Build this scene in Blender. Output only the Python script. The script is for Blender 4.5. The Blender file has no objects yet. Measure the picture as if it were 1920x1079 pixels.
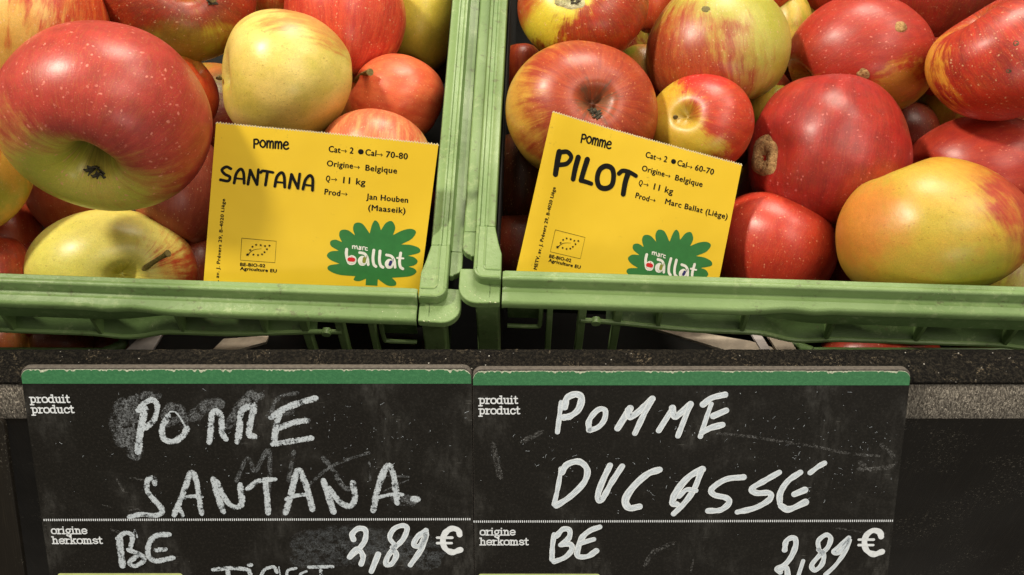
import bpy, bmesh, math, random
from mathutils import Vector, Matrix, noise
from mathutils.bvhtree import BVHTree
from mathutils.geometry import tessellate_polygon

# ------------------------------------------------------------------ camera, world, lamps
SC = bpy.context.scene
COL = SC.collection
F = 2000.0                                   # focal length in photo pixels (photo 1920 x 1079)
PITCH = math.radians(45)
RT = Vector((1, 0, 0)); UP = Vector((0, math.sin(PITCH), math.cos(PITCH))); FW = Vector((0, math.cos(PITCH), -math.sin(PITCH)))
CAMLOC = Vector((0, -0.318, 1.268))
cam = bpy.data.cameras.new('camera'); camo = bpy.data.objects.new('camera', cam); COL.objects.link(camo)
camo.matrix_world = Matrix.Translation(CAMLOC) @ Matrix((RT, UP, -FW)).transposed().to_4x4()
cam.sensor_width = 36; cam.lens = 36 * F / 1920; cam.clip_start = 0.02; cam.clip_end = 50
SC.camera = camo
SC.view_settings.view_transform = 'Standard'; SC.view_settings.look = 'None'
SC.view_settings.exposure = 0.12; SC.view_settings.gamma = 1
w = bpy.data.worlds.new('World'); SC.world = w; w.use_nodes = True
w.node_tree.nodes['Background'].inputs[0].default_value = (1.0, 0.92, 0.80, 1)
w.node_tree.nodes['Background'].inputs[1].default_value = 0.20

def lamp(name, d, dist, size, power, col=(1, .90, .75), size_y=None):
    l = bpy.data.lights.new(name, 'AREA'); l.energy = power; l.color = col; l.size = size; l.shape = 'DISK'
    if size_y: l.shape = 'RECTANGLE'; l.size_y = size_y
    o = bpy.data.objects.new(name, l); COL.objects.link(o)
    d = Vector(d).normalized(); tgt = Vector((0, 0, .95))
    o.location = tgt + d * dist; o.rotation_euler = d.to_track_quat('Z', 'Y').to_euler()
    return o
lamp('ceiling_spot', (-.56, -.02, .82), 1.7, .17, 24)
lamp('ceiling_spot', (.12, .50, .86), 1.8, .75, 24)
lamp('ceiling_spot', (.50, .10, .85), 2.0, .6, 9)
lamp('soft_fill', (.36, -.42, .83), 2.2, 1.0, 13)  # large soft fill, added to even out light on cards and boards
lamp('front_fill', (.30, -.92, .18), 2.4, .8, 7, (1, .93, .84))  # low front fill, added to brighten the undersides; no window there

# ------------------------------------------------------------------ coordinate helpers (centimetres in camera axes -> metres in the world)
def V(*a): return Vector(a)
def P(x, y, D): return Vector(((x - 960) / F * D, (540 - y) / F * D, D))
def W(p): return CAMLOC + (RT * p[0] + UP * p[1] + FW * p[2]) * .01
def Wd(d): return RT * d[0] + UP * d[1] + FW * d[2]
def srgb(r, g, b):
    f = lambda c: (c / 255 / 12.92) if c / 255 <= .04045 else ((c / 255 + .055) / 1.055) ** 2.4
    return (f(r), f(g), f(b), 1)
class Frame:                                  # a plane or a body axis system given in camera axes
    def __init__(s, O, h, e):
        s.O = Vector(O); s.h = Vector(h).normalized(); e = Vector(e); s.e = (e - s.h * e.dot(s.h)).normalized()
        s.n = Wd(s.h).cross(Wd(s.e)).normalized()                     # world normal
        s.m = Matrix.Translation(W(s.O)) @ Matrix((Wd(s.h), Wd(s.e), s.n)).transposed().to_4x4()
        s.inv = s.m.inverted()
    def uv(s, x, y):                          # photo ray -> point on the plane (cm)
        d = W(P(x, y, 1)) - CAMLOC; a = s.m.translation
        t = (a - CAMLOC).dot(s.n) / d.dot(s.n)
        q = s.inv @ (CAMLOC + d * t); return Vector((q.x * 100, q.y * 100))

# ------------------------------------------------------------------ object helpers
def empty(name, m=None, label=None, cat=None, group=None, kind=None):
    o = bpy.data.objects.new(name, None); COL.objects.link(o); o.empty_display_size = .02
    if m is not None: o.matrix_world = m
    tag(o, label, cat, group, kind); return o
def tag(o, label=None, cat=None, group=None, kind=None):
    if label: o['label'] = label
    if cat: o['category'] = cat
    if group: o['group'] = group
    if kind: o['kind'] = kind
    return o
def mesh(name, vs, fs, mat, parent=None, m=None, smooth=False, uvs=None, scale=.01):
    me = bpy.data.meshes.new(name); me.from_pydata([Vector(v) * scale for v in vs], [], fs); me.update()
    if uvs:
        l = me.uv_layers.new(name='UVMap')
        for p in me.polygons:
            for li in p.loop_indices: l.data[li].uv = uvs[me.loops[li].vertex_index]
    if mat: me.materials.append(mat)
    if smooth:
        for p in me.polygons: p.use_smooth = True
    o = bpy.data.objects.new(name, me); COL.objects.link(o)
    if parent: o.parent = parent
    if m is not None: o.matrix_world = m
    return o
def fix(o):
    bm = bmesh.new(); bm.from_mesh(o.data); bmesh.ops.recalc_face_normals(bm, faces=bm.faces); bm.to_mesh(o.data); bm.free(); return o
def bevel(o, w, seg=2):
    md = o.modifiers.new('bevel', 'BEVEL'); md.width = w * .01; md.segments = seg; md.limit_method = 'ANGLE'; md.angle_limit = .6
    for p in o.data.polygons: p.use_smooth = True
    md.harden_normals = True
    return o
def box(name, lo, hi, mat, parent, bev=.03, rot=None):
    x0, y0, z0 = lo; x1, y1, z1 = hi
    vs = [(x, y, z) for x in (x0, x1) for y in (y0, y1) for z in (z0, z1)]
    fs = [(0, 1, 3, 2), (4, 6, 7, 5), (0, 4, 5, 1), (2, 3, 7, 6), (0, 2, 6, 4), (1, 5, 7, 3)]
    o = mesh(name, vs, fs, mat, parent); fix(o)
    if bev: bevel(o, bev)
    return o
def prism(name, poly, z0, z1, mat, parent, bev=.04):
    n = len(poly)
    vs = [(x, y, z0) for x, y in poly] + [(x, y, z1) for x, y in poly]
    fs = [tuple(range(n))[::-1], tuple(range(n, 2 * n))] + [(i, (i + 1) % n, n + (i + 1) % n, n + i) for i in range(n)]
    o = mesh(name, vs, fs, mat, parent); fix(o)
    if bev: bevel(o, bev)
    return o
def loft(name, secs, mat, parent, smooth=True, caps=True, closed=True, m=None):
    n = len(secs[0]); vs = [p for s in secs for p in s]; fs = []
    for k in range(len(secs) - 1):
        for i in range(n if closed else n - 1):
            j = (i + 1) % n
            fs.append((k * n + i, k * n + j, (k + 1) * n + j, (k + 1) * n + i))
    if caps and closed: fs += [tuple(range(n))[::-1], tuple(range((len(secs) - 1) * n, len(secs) * n))]
    o = mesh(name, vs, fs, mat, parent, m); fix(o)
    if smooth:
        for p in o.data.polygons: p.use_smooth = len(p.vertices) == 4
        o.data.set_sharp_from_angle(angle=math.radians(38))
    return o
def tube(name, pts, r, mat, parent, seg=10, flat=1.0):
    pts = [Vector(p) for p in pts]; secs = []
    for i, p in enumerate(pts):
        t = (pts[min(i + 1, len(pts) - 1)] - pts[max(i - 1, 0)]).normalized()
        a = t.cross(Vector((0, 1, 0))); a = a if a.length > .1 else t.cross(Vector((0, 0, 1))); a.normalize(); b = t.cross(a)
        rr = r[i] if isinstance(r, (list, tuple)) else r
        secs.append([p + a * math.cos(k * math.tau / seg) * rr + b * math.sin(k * math.tau / seg) * rr * flat for k in range(seg)])
    return loft(name, secs, mat, parent)
def catmull(pts, n=6, closed=False):
    pts = [Vector(p) for p in pts]; out = []; L = len(pts)
    if L < 3 and not closed: return pts
    for i in range(L if closed else L - 1):
        if closed: p0, p1, p2, p3 = pts[i - 1], pts[i], pts[(i + 1) % L], pts[(i + 2) % L]
        else:
            p1, p2 = pts[i], pts[i + 1]; p0 = pts[i - 1] if i else p1 * 2 - p2; p3 = pts[i + 2] if i + 2 < L else p2 * 2 - p1
        for k in range(n):
            t = k / n
            out.append(.5 * ((2 * p1) + (p2 - p0) * t + (2 * p0 - 5 * p1 + 4 * p2 - p3) * t * t + (3 * p1 - p0 - 3 * p2 + p3) * t ** 3))
    if not closed: out.append(pts[-1])
    return out

# ------------------------------------------------------------------ node helpers
class NT:
    def __init__(s, name):
        s.m = bpy.data.materials.new(name); s.m.use_nodes = True; s.t = s.m.node_tree; s.n = s.t.nodes; s.b = s.n['Principled BSDF']
    def L(s, a, b): s.t.links.new(a, b)
    def new(s, t, **k):
        n = s.n.new(t)
        for a, v in k.items(): setattr(n, a, v)
        return n
    def put(s, sock, v):
        if hasattr(v, 'is_linked'): s.L(v, sock)
        else: sock.default_value = v
    def coord(s, kind='Object'): return s.new('ShaderNodeTexCoord').outputs[kind]
    def attr(s, name): return s.new('ShaderNodeAttribute', attribute_name=name).outputs['Vector']
    def vmul(s, v, sc):
        n = s.new('ShaderNodeVectorMath', operation='MULTIPLY'); s.put(n.inputs[0], v); n.inputs[1].default_value = sc if hasattr(sc, '__len__') else (sc,) * 3; return n.outputs[0]
    def vadd(s, v, w):
        n = s.new('ShaderNodeVectorMath', operation='ADD'); s.put(n.inputs[0], v); s.put(n.inputs[1], w); return n.outputs[0]
    def dot(s, v, d):
        n = s.new('ShaderNodeVectorMath', operation='DOT_PRODUCT'); s.put(n.inputs[0], v); n.inputs[1].default_value = d; return n.outputs['Value']
    def noise(s, v, sc, det=3, rough=.55, out='Fac', dist=0):
        n = s.new('ShaderNodeTexNoise'); s.put(n.inputs['Vector'], v); n.inputs['Scale'].default_value = sc
        n.inputs['Detail'].default_value = det; n.inputs['Roughness'].default_value = rough; n.inputs['Distortion'].default_value = dist; return n.outputs[out]
    def voro(s, v, sc, out='Distance', rnd=1):
        n = s.new('ShaderNodeTexVoronoi'); s.put(n.inputs['Vector'], v); n.inputs['Scale'].default_value = sc; n.inputs['Randomness'].default_value = rnd; return n.outputs[out]
    def math(s, op, a, b=0., c=0., clamp=False):
        n = s.new('ShaderNodeMath', operation=op, use_clamp=clamp); s.put(n.inputs[0], a); s.put(n.inputs[1], b); s.put(n.inputs[2], c); return n.outputs[0]
    def ramp(s, v, lo, hi, a=0., b=1.):
        n = s.new('ShaderNodeMapRange', interpolation_type='SMOOTHSTEP'); s.put(n.inputs['Value'], v)
        n.inputs['From Min'].default_value = lo; n.inputs['From Max'].default_value = hi; n.inputs['To Min'].default_value = a; n.inputs['To Max'].default_value = b; return n.outputs[0]
    def mix(s, f, a, b):
        n = s.new('ShaderNodeMix', data_type='RGBA'); s.put(n.inputs['Factor'], f); s.put(n.inputs[6], a); s.put(n.inputs[7], b); return n.outputs[2]
    def bump(s, h, st=.3, dist=.001, prev=None):
        n = s.new('ShaderNodeBump'); n.inputs['Strength'].default_value = st; n.inputs['Distance'].default_value = dist; s.put(n.inputs['Height'], h)
        if prev is not None: s.L(prev, n.inputs['Normal'])
        s.L(n.outputs[0], s.b.inputs['Normal']); return n.outputs[0]
    def set(s, **k):
        for a, v in k.items(): s.put(s.b.inputs[a.replace('_', ' ')], v)
        return s

# ------------------------------------------------------------------ materials
def mat_plastic(name='green_plastic', base=(.190, .295, .108, 1), dark=(.138, .230, .074, 1)):
    t = NT(name); c = t.coord()
    n1 = t.noise(c, 22, 4); col = t.mix(t.ramp(n1, .35, .7), base, dark)
    scuff = t.math('MULTIPLY', t.ramp(t.noise(t.vmul(c, (1, 1, 1)), 240, 5, .75), .50, .66), t.ramp(t.noise(c, 30, 2), .42, .62))
    col = t.mix(t.math('MULTIPLY', scuff, .26), col, (.48, .56, .30, 1))
    dirt = t.math('MULTIPLY', t.ramp(t.noise(c, 350, 4, .7), .56, .66), t.ramp(t.noise(c, 45, 2), .46, .60))
    col = t.mix(t.math('MULTIPLY', dirt, .7), col, (.10, .11, .05, 1))
    sp = t.ramp(t.voro(c, 420), .05, .11, 1, 0); sp = t.math('MULTIPLY', sp, t.ramp(t.noise(c, 60, 2), .58, .66))
    col = t.mix(t.math('MULTIPLY', sp, .7), col, (.62, .62, .45, 1))
    t.set(Base_Color=col, Roughness=t.ramp(n1, .3, .7, .34, .55)); t.b.inputs['Specular IOR Level'].default_value = .45
    t.bump(t.noise(c, 260, 5, .7), .35, .0008); return t.m
PL = mat_plastic()
PLD = mat_plastic('green_plastic_shaded', (.10, .17, .055, 1), (.07, .125, .038, 1))  # darkened copy of the plastic, shade of recessed parts put into the colour

def mat_simple(name, col, rough=.6, nscale=80, var=.3, bump=.15, metal=0):
    t = NT(name); c = t.coord(); n = t.noise(c, nscale, 5, .65)
    d = tuple(x * (1 - var) for x in col[:3]) + (1,)
    t.set(Base_Color=t.mix(t.ramp(n, .35, .68), col, d), Roughness=rough, Metallic=metal); t.bump(n, bump, .0008); return t.m
BLACK = mat_simple('matt_black', (.006, .006, .005, 1), .9, 200, .3, .2); BURR = mat_simple('pale_burr', (.62, .68, .42, 1), .5, 300, .2, .1)  # black for the added shade sheets in the crates, also on the shelf
INK = mat_simple('black_ink', (.006, .0065, .006, 1), .7, 400, .3, .02); INK.node_tree.nodes['Principled BSDF'].inputs['Specular IOR Level'].default_value = .15
WHITE = mat_simple('white_print', (.82, .88, .94, 1), .5, 500, .15, .03)
PAPER_EDGE = mat_simple('torn_paper', (.80, .72, .48, 1), .8, 700, .2, .2)
CHIP = mat_simple('chipped_white_paper', (.62, .68, .52, 1), .85, 900, .45, .4)
GREENLOGO = mat_simple('logo_green_print', srgb(48, 118, 58), .35, 200, .12, .02)
LOGOWHITE = mat_simple('logo_white_print', (.78, .78, .72, 1), .4, 300, .1, .02)
LRED = mat_simple('logo_red_print', srgb(205, 28, 30), .4, 300, .1, .02)
LPEAR = mat_simple('logo_pear_print', srgb(130, 135, 45), .4, 300, .1, .02)
LPLUM = mat_simple('logo_plum_print', srgb(38, 38, 105), .4, 300, .1, .02)

def mat_card():
    t = NT('yellow_card_stock'); c = t.coord()
    n = t.noise(c, 18, 3); col = t.mix(t.ramp(n, .35, .7), (.80, .55, .030, 1), (.74, .50, .024, 1))
    d = t.math('MULTIPLY', t.ramp(t.noise(c, 420, 5, .75), .60, .70), t.ramp(t.noise(c, 55, 2), .56, .66))
    col = t.mix(t.math('MULTIPLY', d, .55), col, (.25, .17, .03, 1))
    t.set(Base_Color=col, Roughness=.30); t.b.inputs['Specular IOR Level'].default_value = .5
    t.bump(t.noise(c, 25, 3), .25, .002); return t.m
CARD = mat_card()

def mat_board():
    t = NT('chalkboard_print'); c = t.coord()
    n = t.noise(c, 900, 3, .7); base = t.mix(t.ramp(n, .45, .75), (.009, .0082, .0066, 1), (.020, .018, .015, 1))
    big = t.noise(c, 28, 4, .6, dist=.6)
    haze = t.math('MULTIPLY', t.ramp(big, .46, .76), t.ramp(t.noise(t.vmul(c, (1, .35, 1)), 350, 4, .7), .3, .75))
    col = t.mix(t.math('MULTIPLY', haze, .13), base, (.40, .40, .38, 1))
    sp = t.math('MULTIPLY', t.ramp(t.noise(c, 1500, 4, .8), .655, .72), t.ramp(t.noise(c, 70, 3), .49, .66))
    col = t.mix(t.math('MULTIPLY', sp, .55), col, (.55, .55, .52, 1))
    wv = t.new('ShaderNodeTexNoise'); t.put(wv.inputs['Vector'], t.vmul(c, (160, 2600, 1))); wv.inputs['Scale'].default_value = 1; wv.inputs['Detail'].default_value = 3
    sc = t.math('MULTIPLY', t.ramp(wv.outputs['Fac'], .66, .74), t.ramp(big, .5, .65))
    col = t.mix(t.math('MULTIPLY', sc, .22), col, (.5, .5, .47, 1))
    t.set(Base_Color=col, Roughness=t.ramp(big, .3, .7, .52, .66)); t.b.inputs['Specular IOR Level'].default_value = .16
    t.bump(t.noise(c, 1200, 4, .7), .12, .0004); return t.m
BOARD = mat_board()
BOARDEDGE = mat_simple('board_core', (.12, .105, .09, 1), .8, 500, .4, .4)
def mat_greenstrip():
    t = NT('green_board_strip'); c = t.coord(); n = t.noise(c, 700, 4, .75)
    col = t.mix(t.ramp(n, .4, .7), (.030, .165, .062, 1), (.050, .215, .085, 1))
    sp = t.math('MULTIPLY', t.ramp(t.voro(c, 900), .05, .12, 1, 0), t.ramp(t.noise(c, 120, 2), .58, .7))
    col = t.mix(t.math('MULTIPLY', sp, .6), col, (.5, .6, .45, 1))
    t.set(Base_Color=col, Roughness=.6); t.bump(n, .3, .0005); return t.m
GSTRIP = mat_greenstrip()
LIME = mat_simple('pale_lime_print', (.55, .62, .25, 1), .5, 300, .15, .03)

def mat_chalk(name, dens, streak, tint=(.74, .84, .95, 1), soft=0):
    t = NT(name); uv = t.coord('UV'); c = t.coord()
    st = t.new('ShaderNodeTexNoise'); t.put(st.inputs['Vector'], t.vmul(uv, (1.1, 7, 1))); st.inputs['Scale'].default_value = 1; st.inputs['Detail'].default_value = 3
    sx = t.new('ShaderNodeSeparateXYZ'); t.put(sx.inputs[0], uv)
    edge = t.math('MULTIPLY', t.math('ABSOLUTE', t.math('SUBTRACT', sx.outputs[1], .5)), 2.0)     # 0 in the middle, 1 at the edge
    grain = t.noise(c, 1500, 4, .75)
    col = t.mix(t.math('MULTIPLY', t.ramp(st.outputs['Fac'], .3, .7), streak), tint, (.42, .48, .53, 1))
    col = t.mix(t.math('MULTIPLY', t.ramp(edge, .55, .85), .9 * streak), col, (.90, .96, 1.0, 1))
    a = t.math('SUBTRACT', t.math('ADD', dens, t.math('MULTIPLY', st.outputs['Fac'], .35)), t.math('MULTIPLY', t.math('POWER', edge, 5.), .42))
    a = t.math('SUBTRACT', a, t.math('MULTIPLY', t.ramp(t.noise(c, 260, 3), .5, .75), .22))
    al = t.ramp(t.math('ADD', a, t.math('MULTIPLY', grain, 1.0 - soft * .3)), .88 - soft * .35, 1.12 + soft * .45)
    t.set(Base_Color=col, Roughness=.62, Alpha=al); t.bump(t.math('ADD', grain, st.outputs['Fac']), .3, .0004)
    return t.m
CHALKW = mat_chalk('chalk_marker_paint', .95, .75)
CHALKL = mat_chalk('chalk_marker_worn', .44, .5, (.60, .68, .76, 1))
CHALKS = mat_chalk('chalk_smudge', .24, .3, (.56, .61, .66, 1), .5)
CHALKG = mat_chalk('chalk_ghost', .20, .3, (.50, .50, .49, 1), .5)
CHALKF = mat_chalk('chalk_dust_film', .16, .3, (.36, .41, .46, 1), 1)

def apple_mat(p):
    t = NT('apple_skin'); ap = t.attr('ap'); dp = t.attr('dp'); sd = p.get('seed', 0)
    off = (sd * 3.17 % 20, sd * 1.73 % 20, sd * .71 % 20)
    sep = t.new('ShaderNodeSeparateXYZ'); t.put(sep.inputs[0], ap)
    rr = t.math('MAXIMUM', t.math('SQRT', t.math('ADD', t.math('MULTIPLY', sep.outputs[0], sep.outputs[0]), t.math('MULTIPLY', sep.outputs[1], sep.outputs[1]))), .05)
    cb = t.new('ShaderNodeCombineXYZ'); t.put(cb.inputs[0], t.math('DIVIDE', sep.outputs[0], rr)); t.put(cb.inputs[1], t.math('DIVIDE', sep.outputs[1], rr)); t.put(cb.inputs[2], t.math('MULTIPLY', sep.outputs[2], .16))
    lon = t.vadd(t.vadd(cb.outputs[0], off), t.vmul(t.noise(ap, 3, 2, out='Color'), .10))
    dpo = t.vadd(dp, off)
    st1 = t.noise(lon, 9, 4, .62); st2 = t.noise(lon, 26, 3, .6); n1 = t.noise(dpo, 1.6, 4, .55); n2 = t.noise(dpo, 6, 4, .6); n3 = t.noise(dpo, 45, 3, .7)
    A, A2 = p['a'], p.get('a2', p['a']); B, B2 = [tuple(x * .92 for x in q[:3]) + (1,) for q in (p['b'], p.get('b2', p['b']))]
    ground = t.mix(t.ramp(n1, .35, .65), A, A2)
    ground = t.mix(t.math('MULTIPLY', t.ramp(n3, .45, .75), .18), ground, tuple(x * .62 for x in A2[:3]) + (1,))
    k = p.get('streak', .5)
    m = t.dot(dp, Vector(p.get('dir', (0, 0, 1))).normalized())
    m = t.math('ADD', m, t.math('MULTIPLY', t.math('SUBTRACT', n1, .5), 1.3))
    m = t.math('ADD', m, t.math('MULTIPLY', t.math('SUBTRACT', n2, .5), .5))
    m = t.math('ADD', m, t.math('MULTIPLY', t.math('SUBTRACT', st1, .5), 1.6 * k))
    m = t.math('ADD', m, t.math('MULTIPLY', t.math('SUBTRACT', st2, .5), .9 * k))
    lo = p.get('lo', -.2); sf = p.get('soft', .7)
    mask = t.math('MULTIPLY', t.ramp(m, lo - sf / 2, lo + sf / 2), p.get('amt', .95))
    red = t.mix(t.ramp(t.math('ADD', t.math('MULTIPLY', st1, k), t.math('MULTIPLY', n2, 1 - k)), .36, .64), B, B2)
    red = t.mix(t.math('MULTIPLY', t.ramp(t.noise(lon, 45, 3, .65), .5, .72), .30 * k + .04), red, tuple(x * .55 for x in B2[:3]) + (1,))
    red = t.mix(t.math('MULTIPLY', t.ramp(t.noise(lon, 60, 3, .7), .48, .66), .10 + .22 * k), red, t.mix(.45, B, A))
    col = t.mix(mask, ground, red)
    for (d, r0, r1, c, amt) in p.get('patch', []):
        q = t.dot(dp, Vector(d).normalized()); q = t.math('ADD', q, t.math('MULTIPLY', t.math('SUBTRACT', t.math('ADD', n2, st1), 1.0), .22))
        col = t.mix(t.math('MULTIPLY', t.ramp(q, r0, r1), amt), col, c)
    # lenticels
    vz = t.vadd(t.vmul(dp, 1.0), t.vmul(t.noise(dp, 6, 2, out='Color'), .12))
    ls = p.get('lent', 16)
    d1 = t.ramp(t.voro(t.vadd(vz, off), ls * .95), .13, .20, 1, 0)
    d2 = t.math('MULTIPLY', t.ramp(t.voro(t.vadd(dpo, (3., 1., 2.)), ls * 2.2), .13, .22, 1, 0), .55)
    dots = t.math('MULTIPLY', t.math('MAXIMUM', d1, d2), t.ramp(t.noise(dpo, 7, 3), .40, .58, .1, 1))
    lc = p.get('lentcol', (.78, .50, .28, 1))
    col = t.mix(t.math('MULTIPLY', dots, p.get('lentamt', .55)), col, lc)
    mo = t.noise(dpo, 95, 4, .8); hsv = t.new('ShaderNodeHueSaturation'); t.put(hsv.inputs['Color'], col)
    t.put(hsv.inputs['Value'], t.math('ADD', t.ramp(mo, .32, .68, .84, 1.14), t.math('MULTIPLY', t.math('SUBTRACT', t.noise(dpo, 12, 4, .7), .5), .35))); col = hsv.outputs[0]
    # small brown blemishes
    bl = t.math('MULTIPLY', t.ramp(t.voro(t.vadd(dpo, (9., 4., 1.)), 9), .03, .07, 1, 0), t.ramp(t.noise(dpo, 4.4, 1), .5, .58))
    col = t.mix(t.math('MULTIPLY', bl, .75), col, (.12, .055, .02, 1))
    fl = t.math('MULTIPLY', t.ramp(t.noise(t.vmul(lon, (1, 1, 5)), 22, 3, .7), .63, .72), t.ramp(n2, .5, .62))
    col = t.mix(t.math('MULTIPLY', fl, p.get('russet', .22)), col, (.33, .17, .07, 1))
    # skin in the hollow of the stem
    cv = t.ramp(rr, .10, .34, 1, 0); cav = t.math('MULTIPLY', cv, t.ramp(sep.outputs[2], .0, .2))
    col = t.mix(t.math('MULTIPLY', t.math('MULTIPLY', cav, t.ramp(st2, .35, .6)), p.get('cavamt', .5)), col, p.get('cavcol', (.30, .25, .05, 1)))
    if 'pit' in p: col = t.mix(t.math('MULTIPLY', t.math('MULTIPLY', t.ramp(rr, .06, .19, 1, 0), t.ramp(sep.outputs[2], .0, .2)), .85), col, p['pit'])  # dark brown painted in to deepen the shade of the hollow
    t.set(Base_Color=col, Roughness=t.math('ADD', p.get('rough', .40), t.math('MULTIPLY', t.math('SUBTRACT', n2, .5), .22)))
    t.b.inputs['Specular IOR Level'].default_value = .5; t.b.inputs['Coat Weight'].default_value = p.get('coat', .14); t.b.inputs['Coat Roughness'].default_value = .28
    t.b.inputs['Subsurface Weight'].default_value = .12; t.b.inputs['Subsurface Radius'].default_value = (1, .35, .12); t.b.inputs['Subsurface Scale'].default_value = .004
    h = t.math('ADD', t.math('ADD', t.math('MULTIPLY', n2, .8), t.math('MULTIPLY', st2, .3)), t.math('ADD', t.math('MULTIPLY', dots, .05), t.math('MULTIPLY', n3, .12)))
    t.bump(h, .25, .0007); return t.m
STEML = mat_simple('greenish_stem', (.34, .27, .08, 1), .7, 600, .55, .5)
STEM = mat_simple('apple_stem', (.20, .145, .05, 1), .75, 600, .55, .6)
DRY = mat_simple('dried_blossom', (.075, .06, .035, 1), .85, 700, .6, .8)
def mat_scab(name, a, b):
    t = NT(name); c = t.coord(); n = t.noise(c, 520, 5, .7); n2 = t.noise(c, 160, 3)
    t.set(Base_Color=t.mix(t.ramp(t.math('ADD', n, n2), .8, 1.2), a, b), Roughness=.85); t.bump(t.math('ADD', n, n2), .9, .002); return t.m
SCAB = mat_scab('russet_scab', (.55, .33, .13, 1), (.26, .13, .045, 1))
SCABD = mat_scab('dark_rot_spot', (.06, .04, .02, 1), (.16, .10, .05, 1))
SCABO = mat_scab('olive_blemish', (.20, .17, .06, 1), (.30, .26, .10, 1))
SCABW = mat_scab('pale_scar', (.72, .68, .42, 1), (.40, .38, .16, 1))

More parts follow.
